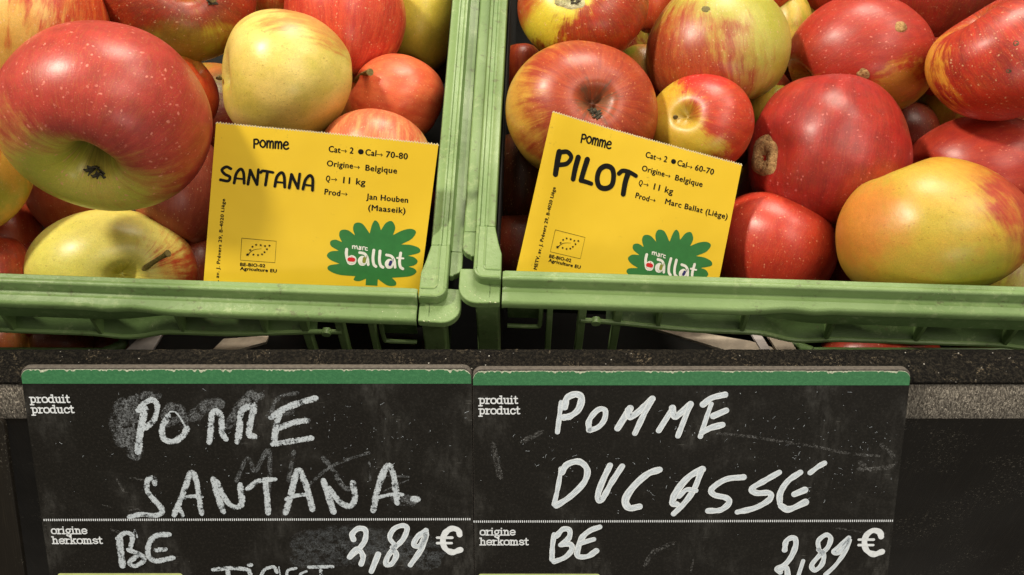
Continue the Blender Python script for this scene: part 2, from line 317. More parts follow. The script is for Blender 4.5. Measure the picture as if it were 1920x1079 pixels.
# ------------------------------------------------------------------ crates
def frame3(v, d):
    v = Vector(v).normalized(); d = Vector(d); d = (d - v * d.dot(v)).normalized(); h = d.cross(-v)
    if h.x < 0: h = -h
    return h, d
def sm(a, b, x): t = max(0, min(1, (x - a) / (b - a))); return t * t * (3 - 2 * t)
def crate(O, h, d, label, group=None, nribs=True):
    fr = Frame(O, h, d); c = empty('plastic_crate', fr.m, label, 'crate', group); K = c
    # front rail with its wavy lip
    xs = [-18.2] + [-18.1 + i * 36.2 / 120 for i in range(121)] + [18.2]; secs = []
    for i, x in enumerate(xs):
        a = abs(x); yo = 1.30 - .15 * (1 - sm(4.2, 5.4, a)) - .17 * math.exp(-((a - 6.2) / 1.1) ** 2) + .01 * noise.noise(V(x * .5, 0, 0))
        e = .05 if i in (0, len(xs) - 1) else 0; wz = .012 * noise.noise(V(x * .25, 3, 0))
        pr = [(0 - e, -.04), (-.04, 0), (-.22, 0), (-.26, .035), (-.30, .06), (-.40, .06), (-.45, .035), (-.485, -.02), (-.515, -.40), (-.55, -.47), (-.66, -.49), (-.75, -.47), (-.80, -.43),
              (-yo + .12, -.46), (-yo + .03, -.50), (-yo - .02, -.58), (-yo - .04, -.80), (-yo - .01, -.90), (-yo + .05, -.93), (-yo + .12, -.88), (-yo + .14, -.70), (-.6, -.66), (-.1, -.66), (0 - e, -.62)]
        secs.append([(x, py, pz - e + wz) for py, pz in pr])
    loft('front_rail', secs, PL, K)
    # grip below the rail in the middle
    secs = []
    for i in range(41):
        x = -9.5 + 19 * i / 40; a = abs(x); zz = -.94 - .85 * (1 - sm(4.5, 9.2, a)); yo = 1.12
        secs.append([(x, -yo + .05, -.70), (x, -yo + .02, -.90), (x, -yo + .03, zz), (x, -yo + .10, zz - .05), (x, -yo + .2, zz), (x, -yo + .25, -.70)])
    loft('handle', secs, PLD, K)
    # lower bar and the shelf sloping up behind it
    def zb(x):
        a = abs(x); return -3.5 - .22 * math.exp(-((a - 4.9) / .9) ** 2) + .42 * sm(5.5, 7.2, a) + .6 * sm(9, 15, a)
    secs = []; sh = []
    for i in range(81):
        x = -14.8 + 29.6 * i / 80; z = zb(x); y = -.92
        secs.append([(x, y + .11 * math.cos(k * math.tau / 8), z + .13 * math.sin(k * math.tau / 8)) for k in range(8)])
        if abs(x) < 13.9:
            sh.append([(x, y + .08, z + .03), (x, y + .5, z + .30), (x, y + 1.0, z + .95), (x, y + 1.15, z + 1.45), (x, y + 1.2, z + 1.40), (x, y + 1.05, z + .90), (x, y + .55, z + .2), (x, y + .08, z - .07)])
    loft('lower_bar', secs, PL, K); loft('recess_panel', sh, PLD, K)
    for s in (-1, 1):
        # fold-down ribs
        for i, (rx, wdt) in enumerate(((16.15, .26), (14.75, .34), (13.2, .34))):
            box('rib', (s * rx - wdt / 2, -.95, -9), (s * rx + wdt / 2, -.45, -.6), PL, K, .05)
        for rx in (11.4, 7.7, 3.9) + ((0,) if s == 1 else ()):
            secs = []
            for q in range(5):
                z = -.7 + (zb(rx) + .7) * q / 4; y0 = -.80 - .12 * q / 4
                secs.append([(s * rx - .10, y0, z), (s * rx - .07, y0 - .04, z), (s * rx + .07, y0 - .04, z), (s * rx + .10, y0, z), (s * rx + .09, -.05, z), (s * rx - .09, -.05, z)])
            loft('rib', secs, PL, K)
        tube('rivet', [(s * 14.75 - s * .62, -1.08, zb(14.3)), (s * 14.75 - s * .62, -.8, zb(14.3))], .2, PL, K, 14)
        tube('rivet', [(s * 16.15, -1.0, -.98), (s * 16.15, -.75, -.98)], .19, PL, K, 14)
        # corner post and its flange
        ar = lambda cx, cy, r, a0, a1, n=8: [(cx + r * math.cos(math.radians(a0 + (a1 - a0) * q / n)), cy + r * math.sin(math.radians(a0 + (a1 - a0) * q / n))) for q in range(n + 1)]
        fl = [(18.28, .3), (18.28, -1.3), (18.9, -1.34)] + ar(19.25, -.55, .80, -90, 0) + [(20.05, .32), (19.35, .34)]
        cp = empty('corner_post', None); cp.parent = K
        prism('flange', [(s * x, y) for x, y in fl], -.95, -.5, PL, cp, .07)
        pl = [(18.26, -.46)] + ar(18.95, .05, .50, -90, 0) + [(19.45, 2.2), (18.62, 2.2), (18.45, 1.4), (18.28, .8)]
        prism('rim_corner', [(s * x, y) for x, y in pl], -.55, .0, PL, cp, .06)
        tube('seam_bead', [(s * x, y, -.01) for x, y in [(18.33, -.36)] + ar(18.94, .06, .42, -90, 0) + [(19.36, 2.2)]], .075, PL, cp, 8)
        tube('seam_bead', [(s * x, y, -.015) for x, y in [(18.33, .02)] + ar(18.80, .22, .20, -90, 0) + [(19.00, 2.2)]], .055, PL, cp, 8)
        tube('mould_line', [(s * 18.72, -.46, -.25), (s * 18.72, -.47, -.5), (s * 18.72, -.9, -.495), (s * 18.72, -1.33, -.52), (s * 18.72, -1.34, -.9)], .018, PL, cp, 6)
        for q in range(7): tube('moulding_burr', [(s * (18.5 + q * .22), -1.28 + .02 * q * q, -.52), (s * (18.5 + q * .22) + .07, -1.31 + .02 * q * q, -.50)], .02, BURR, cp, 5)
        box('post', (min(s * 18.36, s * 19.35), -.95, -12), (max(s * 18.36, s * 19.35), .2, -.9), PL, cp, .10)
        # little latch in the front corner
        x0, x1 = s * 16.55, s * 18.0; la = empty('latch', None); la.parent = K
        tube('latch_frame', catmull([(x1, -.72, -1.25), (x1 - s * .7, -.72, -1.22), (x0 + s * .55, -.74, -.98), (x0 + s * .1, -.72, -1.05), (x0, -.72, -1.5), (x0, -.70, -3.3), (x0 + s * .2, -.7, -3.6), (x1, -.7, -3.6)], 4), .10, PL, la, 8)
        box('latch_plate', (min(x0, x1), -.35, -3.5), (max(x0, x1), -.28, -1.9), PLD, la, .02)
        tube('latch_knob', [(s * 17.35, -.75, -1.75), (s * 17.35, -.5, -1.72), (s * 17.35, -.2, -1.7)], [.16, .24, .24], PL, la, 12)
        # side rail
        secs = []
        for q in range(70):
            y = 2.2 + 31.6 * q / 69; fla = 0
            o = 20.0 + .0 * y; wz = .015 * noise.noise(V(y * .3, s, 7))
            pr = [(18.62, -.9), (18.62, -.05), (18.66, -.01), (18.90, 0), (18.95, .04), (19.00, .05), (19.05, .04), (19.09, -.03), (19.26, -.03), (19.30, .05), (19.36, .065), (19.42, .05), (19.455, -.04), (19.47, -.42), (19.52, -.48), (o - .06, -.50), (o, -.56), (o + .01, -.92), (o - .1, -.93), (o - .12, -.75), (18.85, -.75), (18.82, -.9)]
            secs.append([(s * px, y, pz + wz) for px, pz in pr])
        loft('side_rail', secs, PL, K)
        tip = [(19.455, 2.2), (19.455, .95), (19.6, .93)] + ar(19.55, 1.45, .45, -75, 0) + [(20.0, 2.2)]
        prism('rail_tip', [(s * x, y) for x, y in tip], -.92, -.5, PL, K, .05)
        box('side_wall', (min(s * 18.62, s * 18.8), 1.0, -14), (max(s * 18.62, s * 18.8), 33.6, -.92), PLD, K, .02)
    box('shade_sheet', (-18.5, 2.6, -13.9), (18.5, 33.6, -13.85), BLACK, K, 0)  # black sheets added so the crate's inside reads as deep shade
    box('shade_sheet', (-18.1, .36, -4.2), (18.1, .42, -1.3), BLACK, K, 0)
    for s in (-1, 1): box('shade_sheet', (min(s * 18.5, s * 18.56), 1.1, -13.8), (max(s * 18.5, s * 18.56), 33.6, -1.0), BLACK, K, 0)
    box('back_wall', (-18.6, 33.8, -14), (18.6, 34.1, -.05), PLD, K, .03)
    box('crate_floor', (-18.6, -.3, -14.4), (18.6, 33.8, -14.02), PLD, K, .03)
    return fr, c
hL, dL = frame3((-32, -1175, 2000), (140, 3540, 2000)); hR, dR = frame3((0, -1175, 2000), (150, 3540, 2000))
OL = P(783, 541, 45) - hL * 18.2; OR = P(943, 507, 44.8) + hR * 18.2
FL, crL = crate(OL, hL, dL, 'green plastic crate on the left, its corner rim beside the card reading SANTANA')
FR, crR = crate(OR, hR, dR, 'green plastic crate on the right, holding the card reading PILOT')

# ------------------------------------------------------------------ stand: dark ledge, metal band, black front panel
stand = empty('market_stand', Matrix.Translation(Vector((0, 0, 0))), None, None, None, 'structure')
def camyz(y, D, dx=0):                        # photo row at depth D -> world y, z in cm at image centre
    q = W(P(960, y, D)); return q.y * 100, q.z * 100
e1 = camyz(661, 44.6); e2 = (e1[0] - 1.52, e1[1]); e2 = (e2[0], e2[1] - .02)
rnd = random.Random(4)
secs = []
for i in range(361):
    x = -45 + 90 * i / 360; n = lambda k: .05 * noise.noise(V(x * 2.2, k, 0)) + .025 * noise.noise(V(x * 9, k, 4))
    pr = [(e1[0] + 1.4, e1[1] - 1.5), (e1[0] + .25, e1[1] - .12 + n(1)), (e1[0], e1[1] + n(2) * .35), (e1[0] - .5, e1[1] + n(3)), (e1[0] - 1.0, e1[1] + n(4)), (e2[0] + .2, e2[1] + n(5)), (e2[0] - .02, e2[1] - .10 + n(6) * .4), (e2[0] + .05, e2[1] - .4), (e2[0] + .5, e2[1] - 1.0)]
    secs.append([(x, y, z) for y, z in pr])
t = NT('worn_black_felt'); c = t.coord(); n = t.noise(c, 850, 4, .85); g = t.noise(c, 90, 4, .7)
col = t.mix(t.ramp(n, .45, .60), (.004, .0035, .003, 1), (.034, .029, .021, 1))
col = t.mix(t.math('MULTIPLY', t.ramp(n, .55, .63), t.ramp(g, .50, .64)), col, (.26, .21, .14, 1))
cr = t.math('MULTIPLY', t.ramp(t.noise(t.vmul(c, (1, .25, .25)), 420, 3, .6), .66, .72), t.ramp(g, .42, .55)); col = t.mix(t.math('MULTIPLY', cr, .5), col, (.30, .25, .18, 1))
wsp = t.math('MULTIPLY', t.ramp(t.voro(c, 420), .08, .16, 1, 0), t.ramp(t.noise(c, 200, 2), .57, .62)); col = t.mix(wsp, col, (.75, .72, .66, 1))
t.set(Base_Color=col, Roughness=.9); t.b.inputs['Specular IOR Level'].default_value = .2; t.bump(t.noise(c, 500, 5, .85), 1., .003); FELT = t.m
loft('ledge_edge', secs, FELT, stand, closed=False, caps=False)
t = NT('brushed_band'); c = t.coord()
g = t.noise(t.vmul(t.vadd(c, t.vmul(t.noise(c, 60, 1, out='Color'), .004)), (1500, 600, 600)), 1, 3, .7); g2 = t.noise(t.vmul(c, (900, 120, 120)), 1, 3, .7); gs = t.noise(c, 40, 3)
t.set(Base_Color=t.mix(t.ramp(g, .35, .7), (.15, .135, .115, 1), (.58, .53, .45, 1)), Roughness=t.ramp(gs, .3, .7, .30, .42), Metallic=.8)
t.bump(t.math('ADD', g, g2), 1., .0016); BAND = t.m
t = NT('scratched_black_panel'); c = t.coord()
g = t.noise(t.vmul(c, (2200, 60, 60)), 1, 3, .6); s1 = t.math('MULTIPLY', t.ramp(t.noise(c, 800, 4, .8), .585, .64), t.ramp(t.noise(c, 26, 3), .48, .6))
col = t.mix(t.ramp(g, .5, .8), (.010, .008, .0055, 1), (.022, .018, .012, 1)); col = t.mix(t.math('MULTIPLY', s1, .35), col, (.40, .37, .30, 1))
t.set(Base_Color=col, Roughness=t.ramp(t.noise(c, 15, 3), .3, .7, .42, .6)); t.b.inputs['Specular IOR Level'].default_value = .22; t.bump(g, .15, .0006); PANEL = t.m
b0 = (e2[0] + .10, e2[1] - .22)
dn = lambda p, ang, s: (p[0] - math.cos(math.radians(ang)) * s, p[1] - math.sin(math.radians(ang)) * s)
b1 = dn(b0, 52, .42); b1a = b1; b1 = dn(b1, 58, .42); b1b = b1; b1 = dn(b1, 64, .44); arcp = [b1]; a = 64
for i in range(6): a += 5.0; arcp.append(dn(arcp[-1], a, .12))
mk = lambda pts: [[(x, y, z) for y, z in pts] for x in (-45, -30, -15, 0, 15, 30, 45)]
loft('metal_band', mk([(b0[0] + .3, b0[1] - .02), b0, b1a, b1b, b1] + arcp[1:4]), BAND, stand, closed=False, caps=False)
pe = arcp[-1]
loft('front_panel', mk(arcp[3:] + [dn(pe, 93, 2), dn(pe, 93, 22)]), PANEL, stand, closed=False, caps=False)
deck = (e1[0] + 1.3, e1[1] - 9)
mesh('shelf', [(-45, deck[0] - 2, deck[1]), (45, deck[0] - 2, deck[1]), (45, deck[0] + 45, deck[1] - 16), (-45, deck[0] + 45, deck[1] - 16)], [(0, 1, 2, 3)], BLACK)['kind'] = 'structure'

# ------------------------------------------------------------------ drawing on flat things
def ribbon_data(acc, pts, wd, z, taper=None, smooth=True, closed=False, n=6, wob=0):
    vs, fs, uv = acc
    pts = [Vector((p[0], p[1], 0)) for p in pts]
    if smooth and len(pts) > 2: pts = catmull(pts, n, closed)
    elif closed: pts = list(pts)
    out = [pts[0]]
    for p in pts[1:]:
        if (p - out[-1]).length > 1e-5: out.append(p)
    pts = out; L = len(pts)
    if L < 2: pts = [pts[0], pts[0] + Vector((wd * .05, 0, 0))]; L = 2
    T = []
    for i in range(L):
        if closed: tt = pts[(i + 1) % L] - pts[i - 1]
        else: tt = pts[min(i + 1, L - 1)] - pts[max(i - 1, 0)]
        T.append(tt.normalized() if tt.length > 1e-7 else Vector((1, 0, 0)))
    rows = []; s = 0
    W_ = [wd] * L if taper is None else [wd * (taper[0] + (taper[1] - taper[0]) * i / (L - 1)) for i in range(L)]
    if wob: W_ = [x * (1 + wob * noise.noise(V(pts[i].x * 3, pts[i].y * 3, i * .3))) for i, x in enumerate(W_)]
    if not closed:
        for k in (4, 3, 2, 1):
            a = k * math.pi / 2 / 4.2; rows.append((pts[0] - T[0] * W_[0] / 2 * math.sin(a), T[0], W_[0] * math.cos(a), 0))
    for i in range(L):
        if i: s += (pts[i] - pts[i - 1]).length
        rows.append((pts[i], T[i], W_[i], s))
    if not closed:
        for k in (1, 2, 3, 4):
            a = k * math.pi / 2 / 4.2; rows.append((pts[-1] + T[-1] * W_[-1] / 2 * math.sin(a), T[-1], W_[-1] * math.cos(a), s))
    b = len(vs); M = 5
    for p, tt, ww, s in rows:
        nn = Vector((-tt.y, tt.x, 0))
        for j in range(M):
            q = p + nn * ww * (j / (M - 1) - .5); vs.append((q.x, q.y, z)); uv.append((s * 3 + b * .37, j / (M - 1)))
    R = len(rows)
    for i in range(R if closed else R - 1):
        for j in range(M - 1):
            k = (i + 1) % R
            fs.append((b + i * M + j, b + i * M + j + 1, b + k * M + j + 1, b + k * M + j))
def acc(): return ([], [], [])
def put(name, A, mat, parent, label=None):
    o = mesh(name, A[0], A[1], mat, parent, uvs=A[2])
    if label: o['label'] = label
    return o
def sheet(name, poly, z, mat, parent, th=0):
    if th: return prism(name, poly, z - th, z, mat, parent, 0)
    tr = tessellate_polygon([[Vector((x, y, 0)) for x, y in poly]])
    fs = []
    for a, b, c in tr:
        A, B, C_ = [Vector(poly[i]) for i in (a, b, c)]
        fs.append((a, b, c) if (B - A).cross(C_ - A) > 0 else (a, c, b))
    return mesh(name, [(x, y, z) for x, y in poly], fs, mat, parent)
FCACHE = {}
def glyphs(s, bold):
    k = (s, bold)
    if k not in FCACHE:
        cu = bpy.data.curves.new('lettering', 'FONT'); cu.body = s; cu.size = 1; cu.offset = bold; cu.resolution_u = 3; cu.space_character = 1.08
        ob = bpy.data.objects.new('lettering', cu); COL.objects.link(ob)
        me = bpy.data.meshes.new_from_object(ob.evaluated_get(bpy.context.evaluated_depsgraph_get()))
        FCACHE[k] = ([tuple(v.co) for v in me.vertices], [tuple(p.vertices) for p in me.polygons])
        bpy.data.objects.remove(ob); bpy.data.curves.remove(cu); bpy.data.meshes.remove(me)
    return FCACHE[k]
def word(s, a, b, hgt, z, mat, parent, bold=.02):     # text between two baseline points on the sheet, capital height hgt (cm)
    vs, fs = glyphs(s, 0); x0 = min(v[0] for v in vs); x1 = max(v[0] for v in vs)
    a = Vector(a[:2]); b = Vector(b[:2]); ux = (b - a); L = ux.length; ux.normalize(); uy = Vector((-ux.y, ux.x)); sx = L / (x1 - x0); sy = hgt / .70
    out = []; f2 = []
    for k, (ox, oy) in enumerate(((-1, 0), (1, 0), (0, 1), (0, -1)) if bold else ((0, 0),)):
        f2 += [tuple(i + len(out) for i in f) for f in fs]
        for v in vs:
            q = a + ux * ((v[0] - x0) * sx + ox * bold * hgt) + uy * (v[1] * sy + oy * bold * hgt * .7); out.append((q.x, q.y, z + k * .0008))
    o = mesh('lettering', out, f2, mat, parent)
    if len(o.data.polygons) and o.data.polygons[0].normal.z < 0:
        o.data.flip_normals()
    return o

# ------------------------------------------------------------------ yellow cards
def cropf(ox, oy, k): return lambda x, y: (ox + x / k, oy + y / k)
C5, C6, C7, C8 = cropf(380, 220, 3.371), cropf(590, 250, 3.596), cropf(960, 200, 3.371), cropf(1170, 240, 3.72)
TLl = P(405, 230, 44.4); TRl = P(822, 272, 45.4)
cardL = Frame(TLl, TRl - TLl, Vector((.116, 1, -.2)))
TLr = P(1033, 211, 45.6); TRr = P(1391, 310, 48.4)
cardR = Frame(TLr, TRr - TLr, Vector((.2226, 1, -.0075)))
wl = cardL.uv(822, 272).x; wr = cardR.uv(1391, 310).x; kR = wr / wl
def make_card(fr, quad, label, left):
    c = empty('price_card', fr.m, label, 'card')
    q = [fr.uv(*p) for p in quad]                       # TL TR BR BL
    top = []; n = 78; r = random.Random(7 + left)
    for i in range(n):
        a = i / n; p = q[0].lerp(q[1], a); top.append((p.x, p.y + .0)); p2 = q[0].lerp(q[1], a + .5 / n); top.append((p2.x, p2.y + .055 + .03 * r.random()))
    top.append(tuple(q[1]))
    sheet('card_sheet', top + [tuple(q[2]), tuple(q[3])], 0, CARD, c, .035)
    A = acc(); ribbon_data(A, [(x, y - .005) for x, y in top], .035, .003, smooth=False); put('torn_edge', A, PAPER_EDGE, c)
    if left: g5 = lambda x, y: tuple(fr.uv(*C5(x, y))); g6 = lambda x, y: tuple(fr.uv(*C6(x, y)))
    else:                                               # the same print, carried over from the other card's sheet
        def g5(x, y): u = cardL.uv(*C5(x, y)); return (u.x * kR, u.y * kR)
        def g6(x, y): u = cardL.uv(*C6(x, y)); return (u.x * kR, u.y * kR)
    g7 = lambda x, y: tuple(fr.uv(*C7(x, y))); g8 = lambda x, y: tuple(fr.uv(*C8(x, y)))
    px = wl / 417; z = .006
    k5, k6 = px / 3.371, px / 3.596
    def W6(s, x0, y0, x1, y1, h=40, bold=.045): word(s, g6(x0, y0), g6(x1, y1), h * k6, z, INK, c, bold)
    def arrow(x0, y0, x1, y1):
        A = acc(); ribbon_data(A, [g6(x0, y0), g6(x1, y1)], 4.5 * k6, z, smooth=False)
        ribbon_data(A, [g6(x1 - 9, y1 - 9), g6(x1, y1), g6(x1 - 9, y1 + 8)], 4.5 * k6, z + .002, smooth=False); put('arrow', A, INK, c)
    W6('Cat', 92, 130, 170, 138, 42); arrow(178, 122, 213, 126); W6('2', 234, 140, 257, 143, 42)
    A = acc(); cx, cy = g6(310, 130); ribbon_data(A, [(cx - .01, cy), (cx + .01, cy)], 36 * k6, z, smooth=False); put('dot', A, INK, c)
    W6('Cal', 340, 152, 412, 160, 42); arrow(418, 147, 456, 151); W6('70-80' if left else '60-70', 480, 166, 625, 180, 42)
    W6('Origine', 80, 226, 255, 244, 40); arrow(264, 232, 301, 236); W6('Belgique', 341, 256, 553, 276, 40)
    W6('Q', 72, 327, 98, 332, 40); arrow(110, 316, 147, 319); W6('11 kg', 190, 342, 338, 357, 44)
    W6('Prod', 64, 418, 168, 430, 40); arrow(180, 414, 217, 418)
    if left: W6('Jan Houben', 347, 450, 628, 473, 40); W6('(Maaseik)', 360, 525, 610, 545, 40)
    else: word('Marc Ballat (Liège)', g8(292, 532), g8(718, 640), 40 * k6, z, INK, c, .045)
    # pomme
    A = acc(); y0 = 193; u = 44
    gl = {'p': ([[(.15, -.18), (.15, 1.02)], [(.15, 1), (.55, 1.08), (.80, .80), (.60, .45), (.18, .42)]], .95),
          'o': ([[(.45, 0), (.12, .25), (.1, .65), (.42, 1), (.78, .72), (.76, .25)]], .95),
          'm': ([[(.12, 0), (.14, .6), (.12, .95)], [(.14, .6), (.35, .98), (.55, .8), (.55, 0)], [(.55, .6), (.78, .98), (1.0, .8), (1.0, 0)]], 1.2),
          'e': ([[(.15, .5), (.7, .62), (.72, .9), (.42, 1.02), (.12, .6), (.2, .1), (.55, -.02), (.82, .14)]], .9)}
    tot = sum(gl[ch][1] for ch in 'pomme'); X = 0
    for ch in 'pomme':
        for i, st in enumerate(gl[ch][0]):
            pts = []
            for (a, b) in st:
                xx = 318 + (X + a) / tot * 226; yy = 188 + (xx - 318) * .077 - b * u; pts.append(g5(xx, yy))
            ribbon_data(A, pts, 11.5 * k5, z + i * .001, closed=(ch == 'o'))
        X += gl[ch][1]
    put('lettering', A, INK, c)
    # the big name
    if left:
        N = [([(178, 328), (150, 316), (122, 335), (140, 362), (172, 380), (160, 405), (112, 398)], 19), ([(199, 418), (212, 360), (240, 330), (258, 355), (262, 420)], 19), ([(203, 388), (260, 394)], 13),
             ([(286, 425), (300, 340)], 19), ([(300, 338), (342, 428)], 19), ([(343, 428), (352, 334)], 18), ([(366, 352), (380, 342), (415, 347), (443, 352)], 18), ([(408, 350), (402, 392), (396, 432)], 19),
             ([(455, 440), (468, 380), (498, 353), (514, 380), (517, 445)], 19), ([(460, 412), (515, 418)], 13), ([(545, 450), (560, 366)], 19), ([(560, 366), (600, 453)], 19), ([(600, 453), (612, 362)], 18),
             ([(632, 458), (648, 400), (677, 372), (694, 398), (692, 466)], 19), ([(638, 430), (692, 438)], 13)]
        G, kk = g5, k5
    else:
        kk = wr / 371 / 3.371
        N = [([(292, 292), (280, 350), (268, 430)], 36), ([(300, 292), (345, 290), (372, 322), (345, 362), (296, 372)], 27), ([(418, 325), (400, 390), (386, 460)], 33), ([(478, 338), (458, 400), (438, 468)], 33), ([(438, 470), (470, 478), (505, 490)], 26),
             ([(600, 378), (560, 400), (543, 455), (555, 505), (595, 520), (635, 500), (648, 445), (638, 395)], 31), ([(682, 425), (705, 408), (745, 415), (790, 440)], 26), ([(742, 418), (722, 480), (709, 555)], 33)]
        G = g7
    A = acc()
    for i, (st, wdt) in enumerate(N): ribbon_data(A, [G(*p) for p in st], wdt * kk, z + i * .0012, closed=(not left and i == 5), taper=(1.05, .95) if len(st) < 5 else None)
    put('lettering', A, INK, c)
    # address along the left edge
    if left: word('METV, av. J. Prévers 29, B-4020 Liège', g5(92, 1135), g5(142, 520), 21 * k5, z, INK, c, .06)
    else: word('METV, av. J. Prévers 29, B-4020 Liège', g7(150, 1032), g7(270, 515), 21 * kk, z, INK, c, .06)
    # leaf emblem with stars
    A = acc(); bx = [g5(247, 767), g5(464, 788), g5(455, 924), g5(238, 906)]; ribbon_data(A, bx + [bx[0]], 3.2 * k5, z, smooth=False)
    ribbon_data(A, [g5(283, 875), g5(305, 852), (g5(330, 840)), g5(370, 835)], 4 * k5, z, taper=(1.3, .5)); vs, fs, uv = A
    for j, (sx, sy) in enumerate(((283, 872), (300, 843), (314, 822), (337, 810), (366, 812), (393, 818), (421, 816), (405, 838), (390, 857), (374, 870), (349, 875), (320, 872))):
        cx, cy = g5(sx, sy); R = (13 if j == 0 else 9.5) * k5; b = len(vs); vs.append((cx, cy, z + .002)); uv.append((0, 0))
        for q in range(10): aa = q * math.pi / 5 + 1.5; rr = R if q % 2 == 0 else R * .45; vs.append((cx + rr * math.cos(aa), cy + rr * math.sin(aa), z + .002)); uv.append((0, 0))
        for q in range(10): fs.append((b, b + 1 + q, b + 1 + (q + 1) % 10))
    put('leaf_emblem', A, INK, c)
    word('BE-BIO-02', g5(237, 942), g5(393, 953), 21 * k5, z, INK, c, .08); word('Agriculture EU', g5(237, 968), g5(465, 986), 21 * k5, z, INK, c, .08)
    # green flower
    seg = [[(370, 682), (385, 625), (405, 594), (430, 612), (446, 660)], [(446, 660), (480, 610), (520, 598), (543, 640), (528, 692)], [(528, 692), (590, 660), (650, 648), (683, 668), (655, 715), (583, 754)],
           [(583, 754), (650, 757), (705, 778), (705, 808), (630, 830)], [(630, 830), (672, 840), (694, 868), (672, 893), (632, 903)], [(632, 903), (672, 915), (685, 940), (640, 968), (520, 980)], [(520, 980), (548, 1008), (542, 1032), (490, 1032), (425, 990)],
           [(425, 990), (422, 1036)], [(342, 1032), (345, 988)], [(345, 988), (300, 1005), (262, 998), (272, 972)], [(272, 972), (160, 962), (90, 930), (95, 900), (165, 888)], [(165, 888), (105, 862), (80, 832), (105, 805), (160, 800)],
           [(160, 800), (108, 768), (105, 735), (140, 725), (182, 742)], [(182, 742), (163, 695), (175, 662), (220, 660), (270, 695)], [(270, 695), (257, 650), (272, 613), (320, 617), (370, 682)]]
    poly = []
    for s in seg:
        pp = catmull([(a, b, 0) for a, b in s], 5) if len(s) > 2 else [Vector((a, b, 0)) for a, b in s]
        poly += [g6(p.x, p.y) for p in pp[:-1]] if len(s) > 2 else [g6(p.x, p.y) for p in pp]
    cl = [poly[0]]
    for p in poly[1:]:
        if (Vector(p) - Vector(cl[-1])).length > .004: cl.append(p)
    lo = empty('flower_logo', None); lo.parent = c
    sheet('flower', cl, z, GREENLOGO, lo)
    A = acc(); zz = z + .004
    for i, (st, wd) in enumerate([([(214, 790), (212, 825), (222, 868)], 21), ([(247, 838), (222, 858), (232, 885), (265, 883), (270, 852)], 18), ([(318, 842), (298, 862), (308, 890), (335, 888), (340, 856)], 17), ([(302, 812), (335, 820), (354, 848), (360, 893)], 19), ([(398, 795), (392, 850), (398, 890), (412, 905)], 20),
                                  ([(440, 800), (436, 860), (444, 897), (460, 910)], 20), ([(502, 860), (481, 880), (490, 908), (517, 906), (522, 874)], 17), ([(484, 826), (516, 834), (536, 862), (542, 908)], 19), ([(580, 812), (572, 870), (578, 905), (594, 918)], 20), ([(556, 845), (598, 848)], 13)]):
        ribbon_data(A, [g6(*p) for p in st], wd * k6, zz + i * .0012, closed=(i in (1, 2, 6)))
    for cx, cy, r in ((247, 860, 26), (330, 868, 24), (510, 882, 24)):
        p = g6(cx, cy); ribbon_data(A, [(p[0] - .01, p[1]), (p[0] + .01, p[1])], 2 * r * k6, zz + .011, smooth=False)
    put('logo_word', A, LOGOWHITE, lo)
    A = acc(); XX = 252
    for i, st in enumerate([[(254, 784), (253, 766)], [(254, 772), (266, 765), (270, 786)], [(270, 774), (282, 767), (287, 788)], [(300, 780), (296, 789), (303, 792), (308, 780), (300, 770)], [(309, 792), (311, 772)], [(322, 793), (323, 775), (336, 774)], [(354, 780), (343, 778), (341, 793), (355, 796)]]):
        ribbon_data(A, [g6(*p) for p in st], 6.5 * k6, zz + i * .001)
    put('logo_word', A, LOGOWHITE, lo)
    for pts, wds, m_ in (([(234, 858), (258, 860)], 30, LRED), ([(335, 852), (332, 872)], 24, LPEAR), ([(514, 872), (507, 890)], 21, LPLUM)):
        A = acc(); ribbon_data(A, [g6(*p) for p in pts], wds * k6, zz + .016, smooth=False)
        ribbon_data(A, [g6(pts[0][0] + 14, pts[0][1] - 4), g6(pts[0][0] + 16, pts[0][1] - 22)], 3.5 * k6, zz + .018, smooth=False)
        put('fruit_print', A, m_, lo)
    A = acc()
    L = [([(105, 488), (125, 492), (140, 500)], 9), ([(255, 562), (268, 566)], 6), ([(645, 580), (655, 600), (650, 615)], 5), ([(560, 615), (600, 632), (625, 625)], 7), ([(725, 690), (750, 678), (778, 672)], 6), ([(288, 722), (315, 742), (345, 768)], 5), ([(130, 500), (150, 498)], 5), ([(30, 640), (60, 660)], 5)]
    if left:
        for i, (st, wdt) in enumerate(L): ribbon_data(A, [g6(*p) for p in st], wdt * k6 * 1.5, z + .012 + i * .001, wob=.5)
    else:
        for i, (st, wdt) in enumerate([([(150, 718), (185, 752), (250, 790), (325, 815)], 9), ([(268, 690), (275, 745)], 14), ([(190, 760), (230, 785)], 12)]): ribbon_data(A, [g7(*p) for p in st], wdt * kk, z + .012 + i * .001, wob=.5)
        ribbon_data(A, [g8(625, 402), g8(640, 408)], 10 * kk, z + .016)
    put('scuff', A, SCUFF, c)
    def bend(o):
        for k in list(o.children): bend(k)
        if o.type != 'MESH': return
        bm = bmesh.new(); bm.from_mesh(o.data)
        xs = [v.co.x for v in bm.verts]
        x = math.floor(min(xs) / .003) * .003
        while x < max(xs):
            if x > min(xs): bmesh.ops.bisect_plane(bm, geom=bm.verts[:] + bm.edges[:] + bm.faces[:], plane_co=(x, 0, 0), plane_no=(1, 0, 0))
            x += .003
        for v in bm.verts:
            u = v.co.x / (wl * .01)
            v.co.z += (-.0016 * math.sin(u * math.pi) + .0005 * math.sin(u * 7)) if left else (.0022 * math.exp(-(u / .16) ** 2) - .0012 * math.sin(u * math.pi))
        bm.to_mesh(o.data); bm.free()
        if o.name.startswith('card_sheet'):
            for q in o.data.polygons: q.use_smooth = True
            o.data.set_sharp_from_angle(angle=.7)
    bend(c)
    return c
SCUFF = mat_chalk('card_scuff', .02, .3, (.13, .09, .03, 1), .6)
